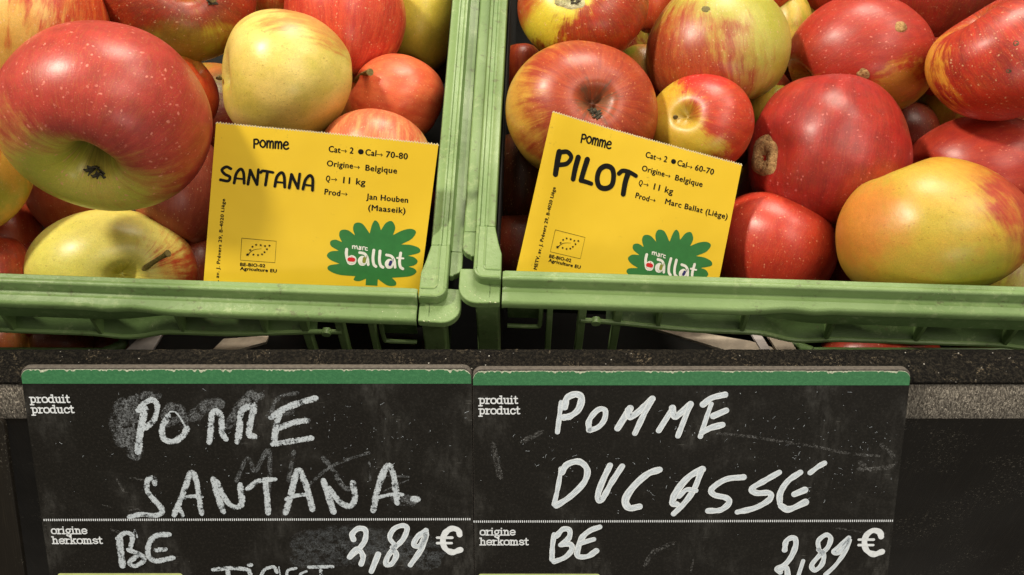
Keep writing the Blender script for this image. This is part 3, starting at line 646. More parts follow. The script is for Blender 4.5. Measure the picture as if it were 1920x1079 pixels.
make_card(cardL, [(405, 232), (822, 273), (783, 575), (379, 562)], 'yellow paper card with sawtooth top reading pomme SANTANA, propped in the left crate', True)
make_card(cardR, [(1033, 212), (1391, 311), (1341, 560), (955, 555)], 'tilted yellow paper card reading pomme PILOT, leaning on apples in the right crate', False)

# ------------------------------------------------------------------ chalkboard price signs
CA, CB, CC, CD = cropf(0, 640, 2.458), cropf(440, 640, 2.458), cropf(860, 640, 2.458), cropf(1300, 640, 2.458)
bup = Vector((-.001, .957, -.2896))
SLAB = {'p': ([[(.25, -.45), (.25, 1)], [(.0, .97), (.3, .97)], [(0, -.45), (.55, -.45)], [(.25, .75), (.5, .98), (.85, .85), (.95, .5), (.85, .14), (.5, .02), (.25, .22)]], 1.15),
        'r': ([[(.25, 0), (.25, 1)], [(0, .97), (.3, .97)], [(0, 0), (.58, 0)], [(.25, .6), (.45, .92), (.76, .93)]], .88),
        'o': ([[(.5, 1), (.12, .8), (.1, .2), (.5, 0), (.9, .2), (.88, .8)]], 1.08),
        'd': ([[(.8, 0), (.8, 1.45)], [(.55, 1.42), (.8, 1.42)], [(.8, 0), (1.02, 0)], [(.8, .78), (.5, .98), (.15, .85), (.08, .5), (.15, .14), (.5, .02), (.8, .22)]], 1.15),
        'u': ([[(.22, 1), (.22, .3), (.34, .04), (.6, .02), (.8, .25)], [(0, .97), (.22, .97)], [(.8, 0), (.8, 1)], [(.58, .97), (.8, .97)], [(.8, 0), (1.02, 0)]], 1.15),
        'i': ([[(.25, 0), (.25, 1)], [(.02, .97), (.25, .97)], [(0, 0), (.5, 0)], [(.24, 1.4), (.26, 1.4)]], .64),
        't': ([[(.28, 1.35), (.28, .25), (.4, .03), (.65, .06)], [(.02, .97), (.6, .97)]], .78),
        'c': ([[(.85, .75), (.6, .98), (.25, .9), (.08, .5), (.25, .08), (.6, .0), (.9, .22)]], 1.0),
        'g': ([[(.78, .8), (.5, .98), (.18, .85), (.1, .55), (.3, .25), (.6, .28), (.78, .5), (.78, .8)], [(.74, .95), (1.0, 1.0)], [(.3, .2), (.15, .0), (.7, -.05), (.88, -.3), (.5, -.48), (.12, -.35), (.2, -.1)]], 1.05),
        'n': ([[(.22, 0), (.22, 1)], [(0, .97), (.25, .97)], [(0, 0), (.45, 0)], [(.22, .7), (.45, .97), (.7, .93), (.8, .65), (.8, 0)], [(.6, 0), (1.02, 0)]], 1.15),
        'e': ([[(.1, .52), (.9, .52), (.8, .88), (.5, 1), (.15, .82), (.08, .48), (.2, .1), (.55, 0), (.9, .18)]], 1.05),
        'h': ([[(.22, 0), (.22, 1.45)], [(0, 1.42), (.25, 1.42)], [(0, 0), (.45, 0)], [(.22, .7), (.45, .97), (.7, .93), (.8, .65), (.8, 0)], [(.6, 0), (1.02, 0)]], 1.15),
        'k': ([[(.22, 0), (.22, 1.45)], [(0, 1.42), (.25, 1.42)], [(0, 0), (.42, 0)], [(.3, .42), (.82, .97)], [(.6, .97), (1.0, .97)], [(.48, .6), (.85, 0)], [(.65, 0), (1.05, 0)]], 1.15),
        'm': ([[(.22, 0), (.22, 1)], [(0, .97), (.25, .97)], [(0, 0), (.42, 0)], [(.22, .7), (.42, .97), (.66, .93), (.74, .65), (.74, 0)], [(.56, 0), (.92, 0)], [(.74, .7), (.95, .97), (1.18, .93), (1.26, .65), (1.26, 0)], [(1.06, 0), (1.46, 0)]], 1.6),
        's': ([[(.82, .78), (.45, 1), (.12, .8), (.3, .56), (.7, .44), (.88, .2), (.5, 0), (.1, .2)]], 1.0)}
def slab(s, a, b, xh, z, parent):
    tot = sum(SLAB[c][1] for c in s) - .08; a = Vector(a); b = Vector(b); ux = (b - a); sx = ux.length / tot; ux.normalize(); uy = Vector((-ux.y, ux.x)); A = acc(); X = 0
    for ch in s:
        for i, st in enumerate(SLAB[ch][0]):
            ribbon_data(A, [a + ux * (X + p) * sx + uy * q * xh for p, q in st], .25 * xh, z + (i % 6) * .001, smooth=len(st) > 3, closed=(ch == 'o'), n=4)
        X += SLAB[ch][1]
    return put('lettering', A, WHITE, parent)
def rounded(x0, x1, y0, y1, r, n=7):
    p = []
    for cx, cy, a0 in ((x1 - r, y1 - r, 0), (x0 + r, y1 - r, 90)):
        p += [(cx + r * math.cos(math.radians(a0 + 90 * q / n)), cy + r * math.sin(math.radians(a0 + 90 * q / n))) for q in range(n + 1)]
    return p + [(x0, y0), (x1, y0)]
def board(xl, xr, ytop, D, label, seed, rl=.35):
    O = P((xl + xr) / 2, ytop, D); fr = Frame(O, (1, 0, 0), bup); c = empty('price_sign', fr.m, label, 'sign')
    hw = (fr.uv(xr, ytop).x - fr.uv(xl, ytop).x) / 2; H = 12.0; r = random.Random(seed)
    bd = prism('board', rounded(-hw, hw, -H, .02, rl), -.34, 0, BOARDEDGE, c, .05)
    face = rounded(-hw + .01, hw - .01, -H, -.06, rl); sheet('printed_face', face, .006, BOARD, c)
    ys = fr.uv(960, ytop + 30).y
    top = [p for p in rounded(-hw + .02, hw - .02, -H, -.10, rl)][:-2]
    def strip(jit, off, name, mat, z):
        pts = []
        for i in range(len(top) - 1):
            a, b = Vector(top[i]), Vector(top[i + 1]); L = (b - a).length; k = max(1, int(L / .05))
            for q in range(k):
                p = a.lerp(b, q / k); nv = noise.noise(V(p.x * 1.9 + seed, p.y * 3, 0)) * .5 + noise.noise(V(p.x * 7 + seed, 0, 5)) * .5 + noise.noise(V(p.x * 17, 0, 9)) * .25
                pts.append((p.x, p.y + off + min(0, jit * nv)))
        pts.append(top[-1]); sheet(name, [(hw - .02, ys)] + pts + [(-hw + .02, ys)], z, mat, c)
    strip(.06, .035, 'chipped_edge', CHIP, .012); strip(.26, .012, 'green_strip', GSTRIP, .018)
    return fr, c, hw
def uvf(fr, cf): return lambda x, y: tuple(fr.uv(*cf(x, y)))
bL, obL, hwL = board(37, 884, 690, 42.9, 'black chalkboard price sign reading POMME SANTANA, 2,89 euros', 3)
bR, obR, hwR = board(886, 1709, 693, 42.9, 'black chalkboard price sign reading POMME DUCASSE, 2,89 euros', 8)
PXB = 42.9 / F / 2.458                         # one crop pixel on the board, cm
def strokes(fr, parent, cf, L, mat, name='chalk_stroke', z0=.02, label=None):
    g = uvf(fr, cf)
    for i, (st, wd) in enumerate(L):
        A = acc(); ribbon_data(A, [g(*p) for p in st], wd * PXB * 1.34, z0 + i * .0015, wob=.22); put(name, A, mat, parent, label)
def printed(fr, parent, items, dots, boxr):
    for s, x0, y0, x1, y1 in items: slab(s, fr.uv(x0, y0), fr.uv(x1, y1), 10.5 * 42.9 / F, .024, parent)
    A = acc(); a = fr.uv(*dots[0]); b = fr.uv(*dots[1]); n = 200
    vs, fs, uv = A
    for i in range(n):
        p = a.lerp(b, (i + .5) / n); e = .022; hgt = .05; k = len(vs)
        vs += [(p.x - e, p.y - hgt, .018), (p.x + e, p.y - hgt, .018), (p.x + e, p.y + hgt, .018), (p.x - e, p.y + hgt, .018)]; uv += [(0, 0)] * 4; fs.append((k, k + 1, k + 2, k + 3))
    put('dotted_line', A, WHITE, parent)
    u0 = fr.uv(boxr[0], boxr[2]); u1 = fr.uv(boxr[1], boxr[2])
    sheet('lime_box', rounded(u0.x, u1.x, u0.y - 1.2, u0.y, .12), .012, LIME, parent)
printed(bL, obL, [('produit', 57, 755, 132, 755), ('product', 60, 774.5, 140, 774.5), ('origine', 97, 1001, 164, 1001), ('herkomst', 99, 1019.5, 193, 1019.5)], ((81, 975.5), (883, 974)), (108, 342, 1075.5))
printed(bR, obR, [('produit', 898, 757, 971, 757), ('product', 898, 776.5, 975, 776.5), ('origine', 900, 1003.5, 966, 1003.5), ('herkomst', 900, 1022, 991, 1022)], ((887, 978.5), (1675, 977)), (897, 1125, 1076.5))
def euro(fr, parent, cf, dx, dy):
    strokes(fr, parent, cf, [([(1037 + dx, 893 + dy), (1030 + dx, 872 + dy), (1000 + dx, 864 + dy), (970 + dx, 885 + dy), (960 + dx, 920 + dy), (970 + dx, 955 + dy), (1003 + dx, 973 + dy), (1040 + dx, 962 + dy)], 22), ([(934 + dx, 906 + dy), (1002 + dx, 906 + dy)], 10), ([(934 + dx, 931 + dy), (1000 + dx, 931 + dy)], 10)], WHITE, 'euro_symbol')
euro(bL, obL, CB, 0, 0); euro(bR, obR, CD, -172, 9)
w1 = 30
strokes(bL, obL, CA, [([(668, 318), (650, 400), (637, 505)], 32), ([(640, 318), (668, 285), (705, 272), (726, 300), (712, 360), (680, 392), (662, 402)], 24), ([(775, 348), (748, 400), (757, 450), (800, 462), (843, 437), (862, 405)], 26),
                      ([(966, 462), (972, 400), (978, 335), (1000, 322), (1018, 350), (1026, 425), (1040, 448)], 27), ([(1095, 462), (1105, 400), (1112, 325), (1150, 300), (1172, 300), (1160, 350), (1148, 425), (1172, 440)], 27),
                      ([(715, 655), (710, 632), (682, 640), (680, 690), (715, 735), (748, 778), (720, 803), (650, 798), (600, 810)], 24), ([(805, 798), (845, 700), (880, 608), (905, 640), (918, 720), (930, 792)], 25), ([(830, 735), (870, 716), (930, 716)], 18), ([(842, 800), (825, 762)], 20),
                      ([(985, 637), (1000, 700), (1030, 783)], 27), ([(1000, 650), (1045, 735), (1085, 765), (1115, 745), (1108, 665)], 26),
                      ([(553, 915), (556, 960), (566, 1030)], 30), ([(545, 908), (580, 882), (612, 900), (600, 958)], 22), ([(598, 962), (650, 985), (664, 1010), (625, 1035), (598, 1018), (640, 985)], 22), ([(778, 890), (722, 895), (690, 930), (684, 985), (720, 1012), (795, 998)], 24), ([(722, 962), (760, 958)], 22), ([(612, 925), (622, 868), (634, 902)], 7), ([(772, 350), (786, 326), (812, 328), (838, 362), (858, 398)], 8),
                      ([(985, 1052), (1060, 1045), (1140, 1052), (1155, 1075)], 20), ([(1050, 1052), (1055, 1090)], 20)], CHALKL)
strokes(bL, obL, CB, [([(370, 264), (300, 284), (230, 312), (172, 350)], 27), ([(212, 320), (192, 395), (182, 468)], 27), ([(332, 366), (270, 376), (200, 402)], 26), ([(180, 474), (260, 462), (352, 447)], 26),
                      ([(62, 680), (110, 645), (185, 636)], 22), ([(142, 655), (150, 720), (155, 788)], 26), ([(236, 788), (256, 720), (290, 597), (320, 640), (340, 700), (358, 772)], 27), ([(240, 728), (280, 712), (332, 706)], 18),
                      ([(410, 645), (430, 705), (455, 783)], 27), ([(435, 680), (490, 745), (535, 758), (555, 720), (545, 655)], 26), ([(640, 778), (660, 680), (700, 578), (728, 600), (742, 680), (750, 742)], 27), ([(655, 722), (710, 708), (770, 706)], 17), ([(830, 728), (838, 728)], 30),
                      ([(120, 1085), (140, 1052), (180, 1040), (195, 1062)], 16), ([(240, 1090), (246, 1056), (282, 1046)], 13), ([(205, 1040), (212, 1090)], 6), ([(330, 1060), (305, 1072), (298, 1092)], 12), ([(345, 1040), (450, 1038)], 16), ([(398, 1055), (402, 1090)], 16), ([(70, 1030), (74, 1030)], 18)], CHALKL)
strokes(bL, obL, CB, [([(548, 915), (542, 890), (570, 864), (603, 872), (600, 920), (570, 960), (530, 996)], 20), ([(530, 996), (560, 958), (585, 975), (592, 1000), (583, 1028)], 20), ([(662, 982), (645, 1025), (630, 1062)], 21),
                      ([(738, 940), (715, 905), (735, 865), (775, 850), (795, 865), (775, 915), (735, 955), (705, 995), (698, 1030), (725, 1025), (745, 985), (725, 950)], 19), ([(882, 872), (845, 900), (825, 938), (855, 942), (885, 885), (862, 955), (810, 1032)], 20)], CHALKW)
strokes(bL, obL, CA, [([(560, 300), (540, 370), (560, 450)], 70), ([(610, 300), (600, 400), (620, 500)], 80), ([(650, 250), (720, 250)], 40), ([(760, 340), (790, 300), (835, 320), (850, 380)], 42), ([(770, 380), (820, 360)], 40), ([(900, 340), (950, 300), (1000, 290)], 60), ([(1060, 380), (1110, 300), (1170, 260)], 50)], CHALKS, 'chalk_smudge', .0195)
strokes(bL, obL, CB, [([(285, 240), (225, 252), (185, 280), (168, 335)], 20), ([(170, 340), (250, 325)], 40), ([(690, 620), (800, 625)], 10), ([(690, 690), (800, 640)], 7), ([(760, 730), (800, 735)], 65), ([(40, 300), (70, 250), (110, 250)], 50)], CHALKS, 'chalk_smudge', .0195)
strokes(bL, obL, CB, [([(10, 640), (60, 540), (95, 600), (158, 500), (160, 690)], 22), ([(272, 515), (250, 640)], 24), ([(345, 660), (450, 575), (615, 515)], 16), ([(412, 545), (450, 590), (500, 670), (530, 680)], 26), ([(620, 560), (625, 640)], 12)], CHALKS, 'chalk_ghost_writing', .0185)
strokes(bL, obL, CB, [([(330, 930), (520, 900), (700, 930), (890, 960)], 130), ([(330, 1000), (600, 980), (880, 1010)], 120)], CHALKF, 'chalk_film', .0165)
strokes(bL, obL, CA, [([(540, 640), (570, 690)], 14), ([(600, 630), (660, 640)], 12), ([(520, 870), (560, 885)], 18), ([(600, 780), (640, 775), (650, 800)], 9), ([(475, 755), (510, 765)], 6)], CHALKG, 'chalk_ghost_writing', .0185)
strokes(bR, obR, CC, [([(472, 282), (464, 350), (455, 420)], 17), ([(488, 305), (500, 262), (540, 245), (566, 262), (552, 315), (515, 345), (485, 352)], 24), ([(600, 410), (602, 365), (640, 318), (674, 318), (672, 360), (645, 395), (605, 412)], 20),
                      ([(732, 402), (790, 310)], 22), ([(782, 318), (790, 350), (835, 320), (892, 266)], 24), ([(892, 266), (850, 345), (812, 425)], 20), ([(922, 412), (985, 312)], 20), ([(985, 308), (995, 348), (1030, 325), (1068, 290)], 24), ([(1068, 292), (1040, 360), (1010, 437)], 20),
                      ([(472, 588), (458, 670), (440, 752)], 17), ([(475, 605), (500, 568), (555, 555), (592, 592), (578, 650), (515, 715), (450, 758)], 23), ([(697, 572), (665, 640), (643, 700), (645, 735), (665, 722), (705, 650), (753, 576)], 22), ([(925, 592), (870, 612), (805, 670), (768, 730), (785, 768), (832, 762)], 25),
                      ([(1122, 590), (1060, 625), (1005, 690), (985, 742), (1005, 752)], 24), ([(1120, 590), (1085, 680), (1040, 745), (990, 795)], 20), ([(1015, 715), (1050, 684), (1092, 688)], 18),
                      ([(440, 890), (432, 945), (430, 1005)], 19), ([(450, 898), (480, 866), (510, 870), (508, 905), (470, 938)], 20), ([(470, 938), (515, 935), (520, 962), (490, 995), (440, 1015)], 21), ([(650, 855), (605, 872), (568, 905), (548, 960), (550, 990), (595, 990), (634, 965)], 21), ([(560, 930), (622, 912)], 20)], CHALKW)
strokes(bR, obR, CD, [([(45, 292), (85, 262), (145, 247)], 23), ([(82, 290), (58, 360), (32, 440)], 17), ([(92, 345), (150, 320)], 24), ([(40, 420), (80, 400), (133, 386)], 23), ([(230, 627), (150, 637), (85, 680), (95, 708), (150, 722), (165, 745), (125, 778), (68, 782)], 22),
                      ([(395, 605), (330, 642), (268, 680), (292, 700), (350, 700), (350, 730), (285, 768), (202, 788)], 22), ([(492, 605), (435, 645), (400, 700), (398, 748)], 22), ([(405, 760), (440, 775), (515, 742)], 25), ([(465, 705), (512, 686)], 24), ([(538, 606), (575, 578), (603, 562)], 19),
                      ([(420, 962), (428, 920), (462, 905), (472, 935), (452, 990), (420, 1030), (385, 1048), (400, 1065)], 20), ([(400, 1050), (428, 1045), (435, 1090)], 20), ([(505, 1012), (480, 1090)], 16), ([(578, 960), (575, 920), (610, 892), (632, 908), (618, 950), (582, 985), (545, 1030), (558, 1055), (590, 1030), (600, 985), (575, 960)], 18), ([(715, 905), (665, 950), (645, 970), (672, 972), (718, 912), (700, 965), (655, 1030), (608, 1075)], 17)], CHALKW)
strokes(bR, obR, CD, [([(120, 425), (260, 440), (420, 465), (560, 485), (700, 515), (850, 530)], 16), ([(870, 480), (925, 540), (900, 580), (770, 590)], 26), ([(770, 560), (810, 590)], 22), ([(850, 890), (650, 860)], 10)], CHALKG, 'chalk_ghost_writing', .0185)
strokes(bR, obR, CC, [([(860, 1030), (900, 970), (980, 935)], 26), ([(1070, 1060), (1080, 1010)], 12), ([(160, 480), (190, 620)], 30), ([(300, 460), (380, 420)], 26)], CHALKG, 'chalk_ghost_writing', .0185)
def scratches(fr, parent, hw, n, seed):
    A = acc(); r = random.Random(seed)
    for i in range(n):
        cx, cy = [(-5.5, -3.6), (-2, -5), (4, -3.5), (5.5, -5), (0, -2.2), (6.5, -3)][r.randrange(6)]; x = max(-hw + .3, min(hw - .3, r.gauss(cx, 1.5))); y = max(-8, min(-1, r.gauss(cy, .9))); a = r.uniform(0, math.pi); L = r.choice([.01, .02, .03, .05, .12]) * r.uniform(.5, 1.5)
        ribbon_data(A, [(x, y), (x + L * .5 * math.cos(a) + r.uniform(-.03, .03), y + L * .5 * math.sin(a)), (x + L * math.cos(a), y + L * math.sin(a))], r.uniform(.006, .018), .0145, n=2)
    tag(put('scratches', A, CHALKL, parent), kind='stuff')
scratches(bL, obL, hwL, 170, 5); scratches(bR, obR, hwR, 240, 6)
# the edge of a third, plain black sign at far left
O3 = P(6, 789, 43.3); f3 = Frame(O3, Vector((1, -.01, 0)), Vector((-.035, .957, -.2896)))
s3 = empty('price_sign', f3.m, 'plain black sign panel at the far left, its rounded corner below the metal band', 'sign')
bb = prism('board', rounded(-16, 0, -12, 0, .25), -.3, 0, PANEL, s3, .06)
for (x0, x1, D0) in ():
    pass

# ------------------------------------------------------------------ apples
def sgn_unit(v): return Vector(v).normalized()
APPLES = {}
def apple(key, px, py, rx, ry, D, axis, label, p, squash=.88, cav=.42, lob=.02, lump=.018, spin=0, kind='apple', fruit_on=True, concave=None, cw=.30):
    """axis: stem direction in camera axes (right, up, towards the viewer); the fruit is fitted to its size in the photo"""
    ax = sgn_unit(axis); ax = Vector((ax.x, ax.y, -ax.z))            # towards viewer = -forward
    c0 = P(px, py, D); M = Matrix.Translation(W(c0))
    tmp = Vector((.31, .77, .2)); e1_ = ax.cross(tmp).normalized(); e2_ = ax.cross(e1_)
    e1_, e2_ = e1_ * math.cos(spin) + e2_ * math.sin(spin), -e1_ * math.sin(spin) + e2_ * math.cos(spin)
    NR, NS = 72, 84; vs = []; ap = []; sd = p.get('seed', 0)
    for i in range(NR + 1):
        t = math.pi * i / NR
        t = t + .16 * math.sin(2 * t) * -1 * .6
        for j in range(NS if 0 < i < NR else 1):
            ph = math.tau * j / NS; s = math.sin(t); c = math.cos(t)
            r = s * (1 + lob * math.cos(5 * ph + sd) * sm(.2, -.9, c) + lob * .6 * math.cos(2 * ph + sd * 2)) * (1 + .07 * c)
            z = c * squash
            z -= (cav * (.34 * math.exp(-(s / (cw * 1.6)) ** 2) + .70 * math.exp(-(s / (cw * .55)) ** 2)) * (1 + .10 * math.cos(3 * ph + sd)) if c > 0 else 0) - (.26 * math.exp(-(s / .24) ** 2) if c < 0 else 0)
            q = e1_ * r * math.cos(ph) + e2_ * r * math.sin(ph) + ax * z
            u = Vector((s * math.cos(ph), s * math.sin(ph), c))
            nv = noise.noise(u * 1.3 + V(sd, 0, 0)) * lump + noise.noise(u * 3 + V(0, sd, 0)) * lump * .35
            q = q * (1 + nv)
            if concave:
                cd, cr, cdep = concave; cd = sgn_unit((cd[0], cd[1], -cd[2])); dd = (q.normalized() - cd).length
                q = q - cd * cdep * math.exp(-(dd / cr) ** 2)
            vs.append(q); ap.append(tuple(u))
    fs = []
    idx = lambda i, j: 0 if i == 0 else (1 + (NR - 1) * NS if i == NR else 1 + (i - 1) * NS + j % NS)
    for i in range(NR):
        for j in range(NS):
            if i == 0: fs.append((0, idx(1, j), idx(1, j + 1)))
            elif i == NR - 1: fs.append((idx(i, j), idx(NR, 0), idx(i, j + 1)))
            else: fs.append((idx(i, j), idx(i + 1, j), idx(i + 1, j + 1), idx(i, j + 1)))
    # fit to size
    xs = [v.x for v in vs]; ys = [v.y for v in vs]; zs = [v.z for v in vs]
    Rx, Ry = rx / F * D, ry / F * D; Rz = (Rx + Ry) / 2
    sx, sy, sz = 2 * Rx / (max(xs) - min(xs)), 2 * Ry / (max(ys) - min(ys)), 2 * Rz / (max(zs) - min(zs)) * .97
    cx, cy, cz = (max(xs) + min(xs)) / 2, (max(ys) + min(ys)) / 2, (max(zs) + min(zs)) / 2
    mp = lambda v: Vector(((v.x - cx) * sx, (v.y - cy) * sy, (v.z - cz) * sz))
    root = empty('apple', M, label, 'apple', p.get('group'))
    wv = [Wd(mp(v)) for v in vs]
    me = bpy.data.meshes.new('flesh'); me.from_pydata([v * .01 for v in wv], [], fs); me.update()
    a1 = me.attributes.new('ap', 'FLOAT_VECTOR', 'POINT'); a2 = me.attributes.new('dp', 'FLOAT_VECTOR', 'POINT')
    a1.data.foreach_set('vector', [x for u in ap for x in u])
    dd = []
    for v in vs: n_ = v.normalized(); dd += [n_.x, n_.y, -n_.z]
    a2.data.foreach_set('vector', dd)
    for q in me.polygons: q.use_smooth = True
    me.materials.append(apple_mat(p)); o = bpy.data.objects.new('flesh', me); COL.objects.link(o); o.parent = root
    fx = bmesh.new(); fx.from_mesh(me); bmesh.ops.recalc_face_normals(fx, faces=fx.faces); fx.to_mesh(me); fx.free()
    bvh = BVHTree.FromPolygons([W(c0) + v * .01 for v in wv], fs)
    A = {'root': root, 'c': c0, 'R': Rz, 'bvh': bvh, 'M': M, 'bot': Wd(mp(e1_ * 0 + ax * (squash - cav * 1.1))), 'ax': Wd(ax), 'mp': mp}
    APPLES[key] = A; return A
def blob_patch(A, px, py, rx, ry, rot, mat, hgt, name='scab', ring=.5, seed=1):
    vs, fs, N, RR = [], [], 26, 6; inv = A['M'].inverted(); r = random.Random(seed)
    for i in range(RR + 1):
        for j in range(N):
            a = j * math.tau / N; k = (i / RR); jit = 1 + .22 * noise.noise(V(math.cos(a) * 1.6, math.sin(a) * 1.6, seed))
            x = rx * k * math.cos(a) * jit; y = ry * k * math.sin(a) * jit; cr, sr = math.cos(rot), math.sin(rot)
            X, Y = px + x * cr - y * sr, py + x * sr + y * cr
            d = (W(P(X, Y, 1)) - CAMLOC).normalized(); hit = A['bvh'].ray_cast(CAMLOC, d)
            if hit[0] is None: hit = (CAMLOC + d * (A['c'].z * .01 / d.dot(FW)), -d)
            hh = hgt * (math.cos(k * math.pi / 2) ** .6 * (1 + .5 * noise.noise(V(x * .25, y * .25, seed))) - ring * math.exp(-(k / .35) ** 2)) - .012 * (k > .99)
            nn = hit[1] if hit[1].dot(d) < 0 else -hit[1]
            vs.append((inv @ (hit[0] + nn * (hh + .015) * .01)) * 100)
    for i in range(RR):
        for j in range(N): fs.append((i * N + j, i * N + (j + 1) % N, (i + 1) * N + (j + 1) % N, (i + 1) * N + j))
    o = mesh(name, vs, fs, mat, A['root'], smooth=True); return fix(o)
def stem(A, p0, p1, r=.16, bend=.1, mat=STEM):                # photo points of the foot and the tip (x, y, extra depth cm)
    c = A['c']; inv = A['M'].inverted()
    d = (W(P(p0[0], p0[1], 1)) - CAMLOC).normalized(); hit = A['bvh'].ray_cast(CAMLOC, d)
    Df = ((hit[0] - CAMLOC).dot(FW) * 100) if hit[0] is not None else c.z
    a = P(p0[0], p0[1], Df + .12); b = P(p1[0], p1[1], Df + p1[2]); pts = []
    for i in range(7): k = i / 6; q = a.lerp(b, k) + Vector((0, bend * math.sin(k * math.pi), 0)); pts.append((inv @ W(q)) * 100)
    rr = [r * (1.15 - .35 * math.sin(i / 6 * math.pi * .9)) * (1.25 if i == 6 else 1) for i in range(7)]
    return tube('stem', pts, rr, mat, A['root'], 9)
def calyx(A, px, py, r, n=6, seed=2, mat=DRY):                # dried sepals in the hollow
    rr = random.Random(seed); inv = A['M'].inverted(); vs, fs = [], []
    d = (W(P(px, py, 1)) - CAMLOC).normalized(); hit = A['bvh'].ray_cast(CAMLOC, d)
    if hit[0] is None: return
    base = hit[0]; nrm = A['ax']
    t1 = nrm.cross(Vector((.2, .3, .9))).normalized(); t2 = nrm.cross(t1)
    for i in range(n):
        a = i * math.tau / n + rr.uniform(-.3, .3); L = r * rr.uniform(.7, 1.3); dr = t1 * math.cos(a) + t2 * math.sin(a); sd = nrm.cross(dr)
        k = len(vs); wd = r * .28
        for q, (al, up, ww) in enumerate(((0, -.1, 1), (.4, .25, 1.1), (.75, .55, .7), (1, .45 + rr.uniform(-.2, .4), .1))):
            for s in (-1, 1): vs.append((inv @ (base + (dr * al * L + nrm * up * L + sd * s * ww * wd) * .01)) * 100)
        for q in range(3): fs.append((k + 2 * q, k + 2 * q + 1, k + 2 * q + 3, k + 2 * q + 2))
    o = mesh('calyx', vs, fs, mat, A['root'], smooth=True)
    md = o.modifiers.new('thick', 'SOLIDIFY'); md.thickness = .0004
S = srgb
YEL = dict(a=S(226, 203, 112), a2=S(205, 190, 84)); GRN = dict(a=S(172, 166, 52), a2=S(150, 152, 44))
RED = dict(b=S(184, 30, 30), b2=S(140, 18, 26)); ORG = dict(b=S(214, 84, 38), b2=S(190, 46, 30))
def mk_(**k):
    d = {}
    for x in (k.pop('base', GRN), k.pop('red', RED)): d.update(x)
    d.update(k); return d

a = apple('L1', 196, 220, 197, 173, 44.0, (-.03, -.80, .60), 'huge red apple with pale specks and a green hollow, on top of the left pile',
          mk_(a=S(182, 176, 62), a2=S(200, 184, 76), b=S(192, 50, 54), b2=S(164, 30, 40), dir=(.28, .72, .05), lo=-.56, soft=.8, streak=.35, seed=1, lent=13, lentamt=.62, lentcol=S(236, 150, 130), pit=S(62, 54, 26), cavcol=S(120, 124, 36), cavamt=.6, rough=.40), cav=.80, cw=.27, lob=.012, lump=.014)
calyx(a, 181, 316, .44, 8, 3); calyx(a, 188, 327, .36, 6, 9)
apple('L2', 70, 60, 130, 140, 49.2, (.2, 1, -.1), 'pale orange apple with red streaks at the top left, behind the huge red one',
      mk_(a=S(222, 178, 92), a2=S(210, 160, 70), **ORG, dir=(.75, .6, .1), lo=.35, soft=.8, streak=1., seed=2, lent=15))
a = apple('L3', 338, 0, 138, 117, 52.0, (.42, .02, .91), 'dark red apple with a greyish hollow, cut by the top edge, left crate',
      mk_(red=dict(b=S(168, 40, 26), b2=S(126, 18, 20)), dir=(0, .6, .5), lo=-.35, soft=.6, streak=.4, seed=3, lent=15, patch=[((.42, .05, .9), .93, .99, S(120, 80, 40), .8), ((.1, -.9, .3), .78, .98, S(150, 130, 50), .7)]))
stem(a, (395, 6), (399, -3, -.35), .17); calyx(a, 395, 5, .3, 5, 4)
a = apple('L4', 535, 145, 127, 124, 50.0, (-.93, -.02, .36), 'plain pale yellow apple above the SANTANA card, dented at left',
          mk_(**YEL, b=S(214, 130, 70), b2=S(200, 110, 62), dir=(.25, .8, .1), lo=.72, soft=.5, streak=.6, seed=4, lent=17, lentcol=S(150, 120, 50), lentamt=.5, amt=.7, coat=.2), cav=.40, lob=.02, lump=.026)
stem(a, (414, 150), (408, 148, -.1), .08)
apple('L5', 648, 42, 113, 112, 54.5, (.05, 1, -.1), 'pinkish red striped apple between the pale yellow and the green yellow one, left crate',
      mk_(a=S(226, 170, 96), a2=S(220, 150, 80), b=S(222, 72, 50), b2=S(196, 40, 38), dir=(0, .3, .6), lo=-.25, soft=.9, streak=.9, seed=5, lent=16, coat=.2))
apple('L6', 788, 28, 80, 108, 58.3, (.2, 1, -.2), 'green yellow apple beside the crate rim at the top of the left crate',
      mk_(a=S(205, 186, 66), a2=S(186, 176, 60), **ORG, dir=(-.6, .6, .2), lo=1.0, soft=.5, seed=6, lent=16))
a = apple('L7', 735, 188, 99, 84, 53.6, (-.86, .35, .30), 'small orange red apple with a bent stem, between the SANTANA card and the crate rim',
          mk_(a=S(216, 160, 70), a2=S(206, 150, 60), b=S(232, 112, 70), b2=S(214, 80, 52), dir=(.5, .55, .5), lo=-.25, soft=.6, streak=.35, seed=7, lent=14, lentamt=.7, lentcol=S(240, 170, 120)), lump=.03)
stem(a, (668, 152), (694, 136, -2.6), .14, .10, STEML)
apple('L8', 703, 312, 108, 102, 50.4, (.1, .9, -.4), 'peach coloured striped apple peeping over the top edge of the SANTANA card',
      mk_(a=S(228, 180, 110), a2=S(216, 160, 90), b=S(228, 134, 86), b2=S(214, 96, 66), dir=(0, .6, .3), lo=.35, soft=.9, streak=1., seed=8, lent=16))
apple('L9', 350, 172, 57, 76, 52.0, (.6, .6, .2), 'small orange apple squeezed between the huge red and the pale yellow apple',
      mk_(a=S(200, 140, 60), **ORG, dir=(.4, -.3, .2), lo=-.1, soft=.8, seed=9))
apple('L10', 338, 355, 88, 105, 52.0, (.1, 1, -.2), 'dull pinkish red apple half hidden behind the left edge of the SANTANA card',
      mk_(a=S(196, 130, 70), b=S(172, 76, 60), b2=S(150, 56, 46), dir=(.2, .5, .4), lo=-.6, soft=.8, streak=.5, seed=10, lent=16))
